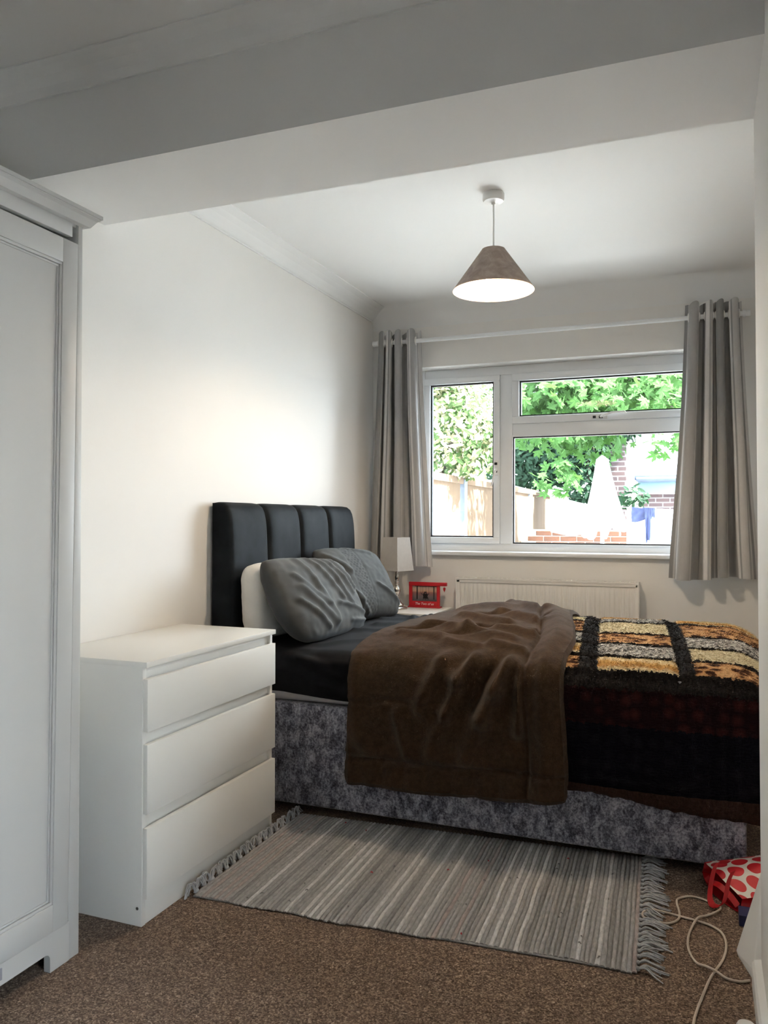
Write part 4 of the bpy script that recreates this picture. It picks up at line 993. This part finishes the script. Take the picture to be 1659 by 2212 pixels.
# ================================================================== THE GARDEN
EX = {}
EX['paving'] = pmat('sunlit_paving', (.47, .475, .48), .9, .12, 2.5, .3, 40, .01)
EX['wood'] = pmat('fence_timber', (.062, .036, .017), .95, .22, 6, .4, 60, .004, stretch=(6, 6, .6))
EX['conc'] = pmat('concrete_post', (.075, .088, .11), .9, .1, 20, .3, 120, .003)
EX['cloth'] = pmat('white_laundry_cotton', (.82, .82, .86), .85, .03, 8, .2, 120, .003)
EX['canopy'] = pmat('cream_parasol_cloth', (.80, .80, .84), .8, .03, 8, .2, 160, .002)
EX['navy'] = pmat('navy_denim', (.022, .03, .085), .85, .3, 18, .3, 200, .002)
EX['bluepl'] = pmat('blue_painted_steel', (.10, .25, .45), .4, .1)
EX['fascia'] = pmat('pale_blue_fascia', (.10, .155, .19), .5, .06)
EX['roofd'] = pmat('dark_blue_grey_roof', (.045, .06, .10), .7, .2, 10)
EX['brick1'] = pmat('orange_brick', (.085, .034, .018), .9, .2, 14, .5, 140, .004)
EX['mortar'] = pmat('mortar', (.45, .41, .36), .95, .1, 30)
EX['render'] = pmat('white_house_render', (.78, .76, .74), .9, .03, 5)
EX['timber'] = pmat('grey_timber_beam', (.25, .22, .24), .8, .2, 8)
EX['tile'] = pmat('roof_tile_brown', (.20, .12, .10), .9, .2, 8)
EX['bark'] = pmat('bark', (.03, .023, .017), .9, .3, 30, .6, 60, .01)
def brickmat():
    m = new_mat('purple_brickwork'); N, K = nt(m); v = coords(m, 'Object'); b = N.new('ShaderNodeTexBrick')
    mp = N.new('ShaderNodeMapping'); mp.inputs['Rotation'].default_value = (R(90), 0, 0); K.new(v, mp.inputs[0]); K.new(mp.outputs[0], b.inputs[0])
    b.inputs['Color1'].default_value = (.055, .033, .033, 1); b.inputs['Color2'].default_value = (.040, .026, .029, 1); b.inputs['Mortar'].default_value = (.12, .11, .11, 1)
    b.inputs['Scale'].default_value = 1.0; b.inputs['Brick Width'].default_value = .225; b.inputs['Row Height'].default_value = .075; b.inputs['Mortar Size'].default_value = .01
    base(m, b.outputs[0]); setin(m, Rough=.9); return m
EX['brickw'] = brickmat()
def leafmat(name, c, tr, var=.25):
    m = new_mat(name); v = coords(m); f = noisef(m, v, 5, 2)
    base(m, ramp(m, f, [(.3, [x*(1-var) for x in c]), (.7, [x*(1+var) for x in c])])); setin(m, Rough=.7, Spec=.08)
    N, K = nt(m); t = N.new('ShaderNodeBsdfTranslucent'); t.inputs[0].default_value = c4(tr); mx = N.new('ShaderNodeMixShader'); mx.inputs[0].default_value = .35
    K.new(bsdf(m).outputs[0], mx.inputs[1]); K.new(t.outputs[0], mx.inputs[2]); K.new(mx.outputs[0], N['Material Output'].inputs['Surface']); return m
EX['maple'] = leafmat('maple_leaf', (.034, .078, .024), (.045, .115, .02))
EX['ivy'] = leafmat('dark_ivy_leaf', (.014, .032, .019), (.012, .038, .010))
EX['varg'] = leafmat('variegated_leaf_green', (.035, .062, .022), (.05, .09, .02))
EX['varc'] = leafmat('variegated_leaf_cream', (.22, .22, .13), (.2, .2, .09), .1)
struct('garden_ground', box(-14, 16, -12, 34, GZ-.1, GZ), EX['paving'])
struct('sun_block_canopy', box(2.4, 4.1, -2.6, -.2, 2.05, 2.13), MT['trimw'])  # unseen roof added to keep direct sun out of the side window
# fence
FXp = -.62
fe = thing('garden_fence', 'tall closeboard timber fence with concrete posts outside the window', 'fence', (FXp, 9, GZ))
bmesh_board = None
bd_me = bpy.data.meshes.new('board')
_v, _f = box(-.008, .008, -.052, .052, 0, 1.50-GZ-.10); _v = [(x+(.010 if y > 0 else 0), y, z) for x, y, z in _v]
bd_me.from_pydata(_v, [], _f); bd_me.materials.append(EX['wood'])
k = 0; y = 3.0; posts = [4.76, 6.56, 8.36, 10.16, 11.96, 13.76, 15.56]
while y < 15.6:
    if min(abs(y-p) for p in posts) > .085:
        o = bpy.data.objects.new('board', bd_me); link(o, fe); o.location = Vector((FXp+rr.uniform(-.004, .004), y, GZ+.08+rr.uniform(-.006, .006)))-ORG[fe]; o.rotation_euler = (0, 0, rr.uniform(-.03, .03))
    y += .092
for p in posts: mo('post', box(FXp-.05, FXp+.055, p-.055, p+.055, GZ, 1.52), EX['conc'], fe, bev=.006)
for a, b in zip([2.8]+posts, posts):
    mo('capping', box(FXp-.04, FXp+.045, a+.056, b-.056, 1.47, 1.545), EX['wood'], fe, bev=.004)
    mo('gravel_board', box(FXp-.02, FXp+.02, a+.056, b-.056, GZ, GZ+.14), EX['conc'], fe)
# foliage builders
def leaf_poly(kind):
    if kind == 'maple':
        pr = [(0, 1.0), (9, .62), (17, .66), (24, .40), (38, .60), (50, .88), (58, .62), (72, .60), (80, .36), (100, .58), (112, .62), (128, .40), (150, .30), (172, .26)]
        pts = [(r*math.sin(R(a)), r*math.cos(R(a))) for a, r in pr]; pts += [(-x, y) for x, y in reversed(pts[1:])]
    else:
        pts = [(0, 1), (.26, .55), (.34, .1), (.24, -.4), (0, -.8), (-.24, -.4), (-.34, .1), (-.26, .55)]
    return pts
def leaf_vf(kind):
    p = leaf_poly(kind); V = [(0, 0, .0)]+[(x, y, -.16*(x*x+y*y)+.10*abs(x)) for x, y in p]; n = len(p)
    return V, [(0, 1+k, 1+(k+1) % n) for k in range(n)]
def rand_rot(r, face):
    """leaf normal near 'face' direction"""
    n = (Vector(face)+Vector((r.gauss(0, .55), r.gauss(0, .55), r.gauss(0, .45)))).normalized()
    q = n.to_track_quat('Z', 'Y').to_matrix(); return q @ Matrix.Rotation(r.uniform(0, 6.28), 3, 'Z')
def in_blobs(r, blobs, shell=.55, pw_=1.0):
    w = [(b[1][0]*b[1][1]*b[1][2])**pw_ for b in blobs]; b = r.choices(blobs, w)[0]
    while True:
        v = Vector((r.uniform(-1, 1), r.uniform(-1, 1), r.uniform(-1, 1)))
        if shell < v.length <= 1: break
    return Vector((b[0][0]+v.x*b[1][0], b[0][1]+v.y*b[1][1], b[0][2]+v.z*b[1][2])), v
def foliage(name, parent, kind, blobs, n, size, mats, seed, probs=None, shell=.5):
    r = random.Random(seed); bv, bf = leaf_vf(kind); bv = np.array(bv); VV, FF, FM = [], [], []; m = len(bv)
    for k in range(n):
        c, d = in_blobs(r, blobs, shell); M = np.array(rand_rot(r, d+Vector((.15, -.5, .7)))); s = size*r.uniform(.65, 1.25)
        VV.append((bv*s) @ M.T+np.array(c)); FF += [tuple(i+k*m for i in q) for q in bf]; mi = r.choices(range(len(mats)), probs or [1]*len(mats))[0]; FM += [mi]*len(bf)
    V = np.concatenate(VV)
    return mo(name, ([tuple(p) for p in V], FF), mats[0], parent, mats=mats[1:], fmat=FM)
# variegated shrub hanging over the fence
sb = thing('variegated_shrub', 'pale variegated shrub growing over the timber fence', 'shrub', (-.95, 6.3, GZ))
mo('trunk', merge(tube([(-.95, 6.3, GZ), (-.92, 6.35, .9), (-.75, 6.4, 1.7), (-.55, 6.45, 2.3)], lambda t: .05-.03*t), *[tube([(-.80, 6.38, 1.55), (a, b, c)], lambda t: .018-.012*t, 6) for a, b, c in ((-.4, 6.0, 2.3), (-.3, 6.7, 2.1), (-1.0, 6.0, 2.4), (-.7, 6.9, 2.5), (-.35, 6.3, 1.75))]), EX['bark'], sb, smooth=True)
tag(foliage('foliage', sb, 'oval', [((-.62, 6.35, 2.10), (.50, .75, .62)), ((-.36, 6.5, 1.80), (.20, .35, .28)), ((-.85, 6.2, 2.75), (.55, .8, .45)), ((-.42, 6.2, 1.62), (.12, .2, .16))], 5200, .052, [EX['varg'], EX['varc']], 21, [.5, .5], .25), kind='stuff')
# maple: big leaves one by one, the depth of the crown as one mass
mp = thing('maple_tree', 'large leaved maple tree filling the top of the window view', 'tree', (1.9, 8.6, GZ))
mo('trunk', merge(tube([(1.9, 8.6, GZ), (1.85, 8.5, 1.6), (1.7, 8.2, 3.0), (1.5, 7.8, 4.2)], lambda t: .13-.07*t, 10), *[tube([(1.78, 8.35, 2.3), lerp(Vector((1.78, 8.35, 2.3)), Vector(e), .5)+Vector((0, 0, .12)), e], lambda t: .022-.018*t, 6) for e in ((.9, 6.6, 2.6), (1.5, 6.5, 1.85), (.2, 7.6, 2.7), (1.9, 6.8, 2.4)  , (1.2, 7.2, 3.2))]), EX['bark'], mp, smooth=True)
big = [((.40, 6.55, 1.50), (.27, .22, .22)), ((1.50, 6.5, 1.95), (.30, .22, .26)), ((.45, 6.6, 2.42), (.50, .25, .26)), ((1.30, 6.5, 2.36), (.50, .25, .26)), ((.95, 6.9, 2.75), (.9, .4, .35)), ((.35, 6.8, 2.02), (.40, .25, .14)), ((1.75, 6.7, 2.25), (.35, .3, .40))]
lv, lf = leaf_vf('maple'); lms = []
for q in range(4):
    me = bpy.data.meshes.new('leaf'); rq = random.Random(70+q)
    me.from_pydata([(x*(1+.08*rq.uniform(-1, 1)), y*(1+.08*rq.uniform(-1, 1)), z+.05*rq.uniform(-1, 1)) for x, y, z in lv], [], lf); me.materials.append(EX['maple']); lms.append(me)
r5 = random.Random(5)
for k in range(300):
    c, d = in_blobs(r5, big, .35, .5); M = rand_rot(r5, Vector((.25, -.75, .75))).to_4x4()
    o = bpy.data.objects.new('leaf', lms[k % 4]); link(o, mp); s = r5.uniform(.075, .12)
    o.matrix_local = Matrix.Translation(c-ORG[mp]) @ M @ Matrix.Scale(s, 4)
tag(foliage('foliage', mp, 'maple', [((.8, 8.2, 3.1), (1.7, .9, .9)), ((1.3, 7.6, 2.75), (1.2, .5, .5)), ((.1, 8.4, 2.5), (.9, .6, .6)), ((2.3, 8, 2.8), (.8, .8, .7)), ((.4, 8.8, 2.1), (.6, .3, .35))], 5200, .10, [EX['maple']], 31, None, .2), kind='stuff')
# ivy clad mass behind
iv = thing('ivy_hedge', 'dark ivy covered hedge behind the closed parasol', 'hedge', (.2, 10.6, GZ))
mo('stem', merge(*[tube([(x, 10.7, GZ), (x+.1, 10.6, 1.2), (x, 10.6, 2.3)], lambda t: .05-.03*t, 6) for x in (.16, .26)]), EX['bark'], iv, smooth=True)
tag(foliage('foliage', iv, 'oval', [((-.30, 10.9, 2.15), (.85, .35, .55)), ((.20, 10.6, 1.5), (.34, .3, 1.2)), ((.1, 10.9, 2.7), (1.0, .4, .6)), ((-.9, 11, 2.2), (.7, .4, .7)), ((.88, 9.9, 1.40), (.24, .15, .18))], 9000, .075, [EX['ivy']], 33, None, .55), kind='stuff')
# brick pier and low brick wall
bp_ = mo('brick_pier', merge(box(.47, .72, 10.9, 11.2, GZ, 2.42), box(.44, .75, 10.87, 11.23, 2.42, 2.50)), EX['brickw'], None); tag(bp_, 'tall purple brick pier rising out of the dark ivy', 'pier')
lw = thing('brick_wall', 'low orange brick garden wall below the washing line', 'wall', (.3, 9.5, GZ))
mo('mortar_core', box(-.48, 1.08, 9.43, 9.55, GZ, .955), EX['mortar'], lw)
bk = bpy.data.meshes.new('brick'); bbm = bmesh.new(); _v, _f = box(-.1075, .1075, -.051, .051, 0, .065)
for p in _v: bbm.verts.new(p)
bbm.verts.ensure_lookup_table()
for q in _f: bbm.faces.new([bbm.verts[i] for i in q])
bmesh.ops.bevel(bbm, geom=list(bbm.edges), offset=.004, segments=1, affect='EDGES'); bbm.to_mesh(bk); bbm.free(); bk.materials.append(EX['brick1'])
for row in range(14):
    for c in range(7):
        x = -.37+c*.225+(.1125 if row % 2 else 0)
        if x > .99: continue
        o = bpy.data.objects.new('brick', bk); link(o, lw); o.location = Vector((x, 9.47+rr.uniform(-.004, .004), GZ+.012+row*.0755))-ORG[lw]
# outbuilding and far house
ob = thing('outbuilding', 'brick outbuilding with a pale blue fascia beyond the garden', 'building', (2.2, 13.2, GZ))
mo('wall', box(.80, 4.0, 12.2, 14.2, GZ, 1.52), EX['brickw'], ob)
mo('fascia', box(.80, 4.1, 12.1, 12.16, 1.53, 1.74), EX['fascia'], ob, bev=.004)
mo('gutter', tube([(.78, 12.06, 1.76), (4.1, 12.06, 1.76)], .045, 10), EX['roofd'], ob, smooth=True)
mo('roof', prism([(12.04, 1.75), (12.04, 1.82), (13.2, 2.05), (14.4, 1.82), (14.4, 1.75)], 'x', .75, 4.15), EX['roofd'], ob)
hs_ = thing('white_house', 'pale rendered house with timber beams far beyond the garden', 'house', (3.0, 22, GZ))
mo('wall', prism([(-.5, GZ), (6.5, GZ), (6.5, 4.2), (3.0, 7.0), (-.5, 4.2)], 'y', 21, 25), EX['render'], hs_)
for a, b in (((-.3, 3.9), (2.9, 6.5)), ((3.1, 6.5), (6.3, 3.9)), ((.3, 3.0), (1.0, 4.4)), ((1.6, 2.0), (1.6, 4.3)), ((2.5, 2.0), (2.5, 4.3)), ((-.5, 4.0), (6.4, 4.0))):
    d = Vector((b[0]-a[0], 0, b[1]-a[1])).normalized(); pn = Vector((-d.z, 0, d.x))*.06
    q = [Vector((a[0], 20.93, a[1]))-pn, Vector((b[0], 20.93, b[1]))-pn, Vector((b[0], 20.93, b[1]))+pn, Vector((a[0], 20.93, a[1]))+pn]
    mo('beam', ([tuple(v) for v in q]+[(v.x, 21.02, v.z) for v in q], [(3, 2, 1, 0), (4, 5, 6, 7), (0, 1, 5, 4), (1, 2, 6, 5), (2, 3, 7, 6), (3, 0, 4, 7)]), EX['timber'], hs_)
mo('roof', prism([(-.9, 4.1), (3.0, 7.3), (6.9, 4.1), (6.9, 3.95), (3.0, 7.1), (-.9, 3.95)], 'y', 20.8, 25.2), EX['tile'], hs_)
wf_ = mo('window', merge(box(1.75, 2.35, 20.95, 21.01, 2.4, 3.5)), EX['timber'], hs_); mo('pane', merge(box(1.81, 2.02, 20.94, 20.96, 2.46, 3.44), box(2.08, 2.29, 20.94, 20.96, 2.46, 3.44)), MT['glass'], wf_)
# closed parasol
QX, QY = .80, 7.0
ps = thing('closed_parasol', 'closed white garden parasol standing by the washing line', 'parasol', (QX, QY, GZ))
mo('pole', tube([(QX, QY, GZ), (QX, QY, 1.75)], .02, 12), EX['cloth'], ps, smooth=True)
mo('base', lathe([(.24, 0), (.24, .04), (.20, .07), (.04, .09), (.03, .3)], (QX, QY, GZ), 28), EX['conc'], ps, smooth=True)
def canopy(u, v):
    a = 2*math.pi*u; z = lerp(1.775, .985, v)
    r_ = .004+.052*sm(0, .05, v)+.150*v**1.15
    k = (1+.20*v*math.cos(8*a)+.06*v*math.cos(3*a+1))
    zz = z+.055*v**8*math.cos(8*a+1.4)-.05*v**6*math.cos(a-4.2)
    return (QX+.02+r_*k*math.cos(a)-.02*(1-v), QY+r_*k*math.sin(a), zz)
mo('canopy', grid(128, 36, canopy), EX['canopy'], ps, smooth=True, ang=60)
mo('tie_strap', tube([(QX+.02+.155*math.cos(a), QY+.155*math.sin(a), 1.18) for a in [2*math.pi*k/40 for k in range(41)]], .010, 6, False), EX['canopy'], ps, smooth=True)
# washing line and laundry
wlm = thing('washing_line', 'sagging washing line strung across the garden', 'washing line', (.9, 8, GZ))
LN = crom([(-.55, 8.0, 1.56), (.1, 8.0, 1.385), (.55, 8.0, 1.27), (1.1, 8.0, 1.235), (1.7, 8.0, 1.215), (2.4, 8.0, 1.35)], 60)
mo('line', tube([tuple(p) for p in LN], .004, 6), EX['cloth'], wlm, smooth=True)
mo('post', tube([(2.4, 8, GZ), (2.4, 8, 1.45)], .03, 10), EX['bluepl'], wlm, smooth=True)
mo('post', tube([(-.55, 8, GZ), (-.55, 8, 1.62)], .02, 10), EX['bluepl'], wlm, smooth=True)
def lz(x): return float(np.interp(x, LN[:, 0], LN[:, 2]))
def hung(name, x0, x1, zb, mat, label, seed, taper=0, flare=0):
    V, F = sheet(24, 20, lambda u, v: (lerp(x0+taper*v, x1-taper*v, u)+.01*nz(u*3, v*4, seed), 8.0-.012+.022*math.sin(u*9+seed)*v+.02*nz(u*4, v*3, seed), lerp(lz(lerp(x0, x1, u))+.004, zb+.02*math.sin(u*5+seed), v)), lambda u, v: (0, -1, 0), .004)
    o = mo(name, (V, F), mat, None, smooth=True, ang=60); return tag(o, label, 'laundry', 'laundry on the washing line')
hung('hanging_towel', .085, .545, .925, EX['cloth'], 'white towel hanging on the washing line left of the parasol', 2)
hung('hanging_sheet', 1.46, 1.85, .45, EX['cloth'], 'long white sheet hanging on the washing line beside navy laundry', 7)
hung('hanging_shirt', 1.02, 1.28, 1.085, EX['navy'], 'navy garment hanging on the washing line next to the parasol', 4)
hung('hanging_shorts', 1.30, 1.45, 1.10, pmat('blue_grey_cotton', (.22, .25, .36), .85, .2, 18), 'blue grey garment pegged between the navy one and the long sheet', 9)
hung('hanging_sock', 1.17, 1.245, .84, EX['navy'], 'narrow navy stocking dangling in front of the white laundry', 5, .012)
hung('hanging_pillowcase', .96, 1.46, .52, EX['cloth'], 'wide white bedding hanging behind the navy stocking', 13)
for o in bpy.data.objects:
    if o.name.startswith('hanging_pillowcase'): o.location.y += .10
    if o.name.startswith('hanging_sock'): o.location.y -= .045
fr = thing('blue_airer', 'thin blue metal clothes airer standing below the laundry', 'clothes airer', (1.4, 7.7, GZ))
mo('leg', tube([(1.265, 7.7, 1.12), (1.30, 7.7, 1.09), (1.315, 7.7, .6), (1.33, 7.7, GZ)], .011, 8), EX['bluepl'], fr, smooth=True)
mo('leg', tube([(1.75, 7.7, 1.12), (1.72, 7.7, 1.09), (1.70, 7.7, .6), (1.69, 7.7, GZ)], .011, 8), EX['bluepl'], fr, smooth=True)
mo('rail', tube([(1.32, 7.7, .86), (1.70, 7.7, .86)], .008, 8), EX['bluepl'], fr, smooth=True)
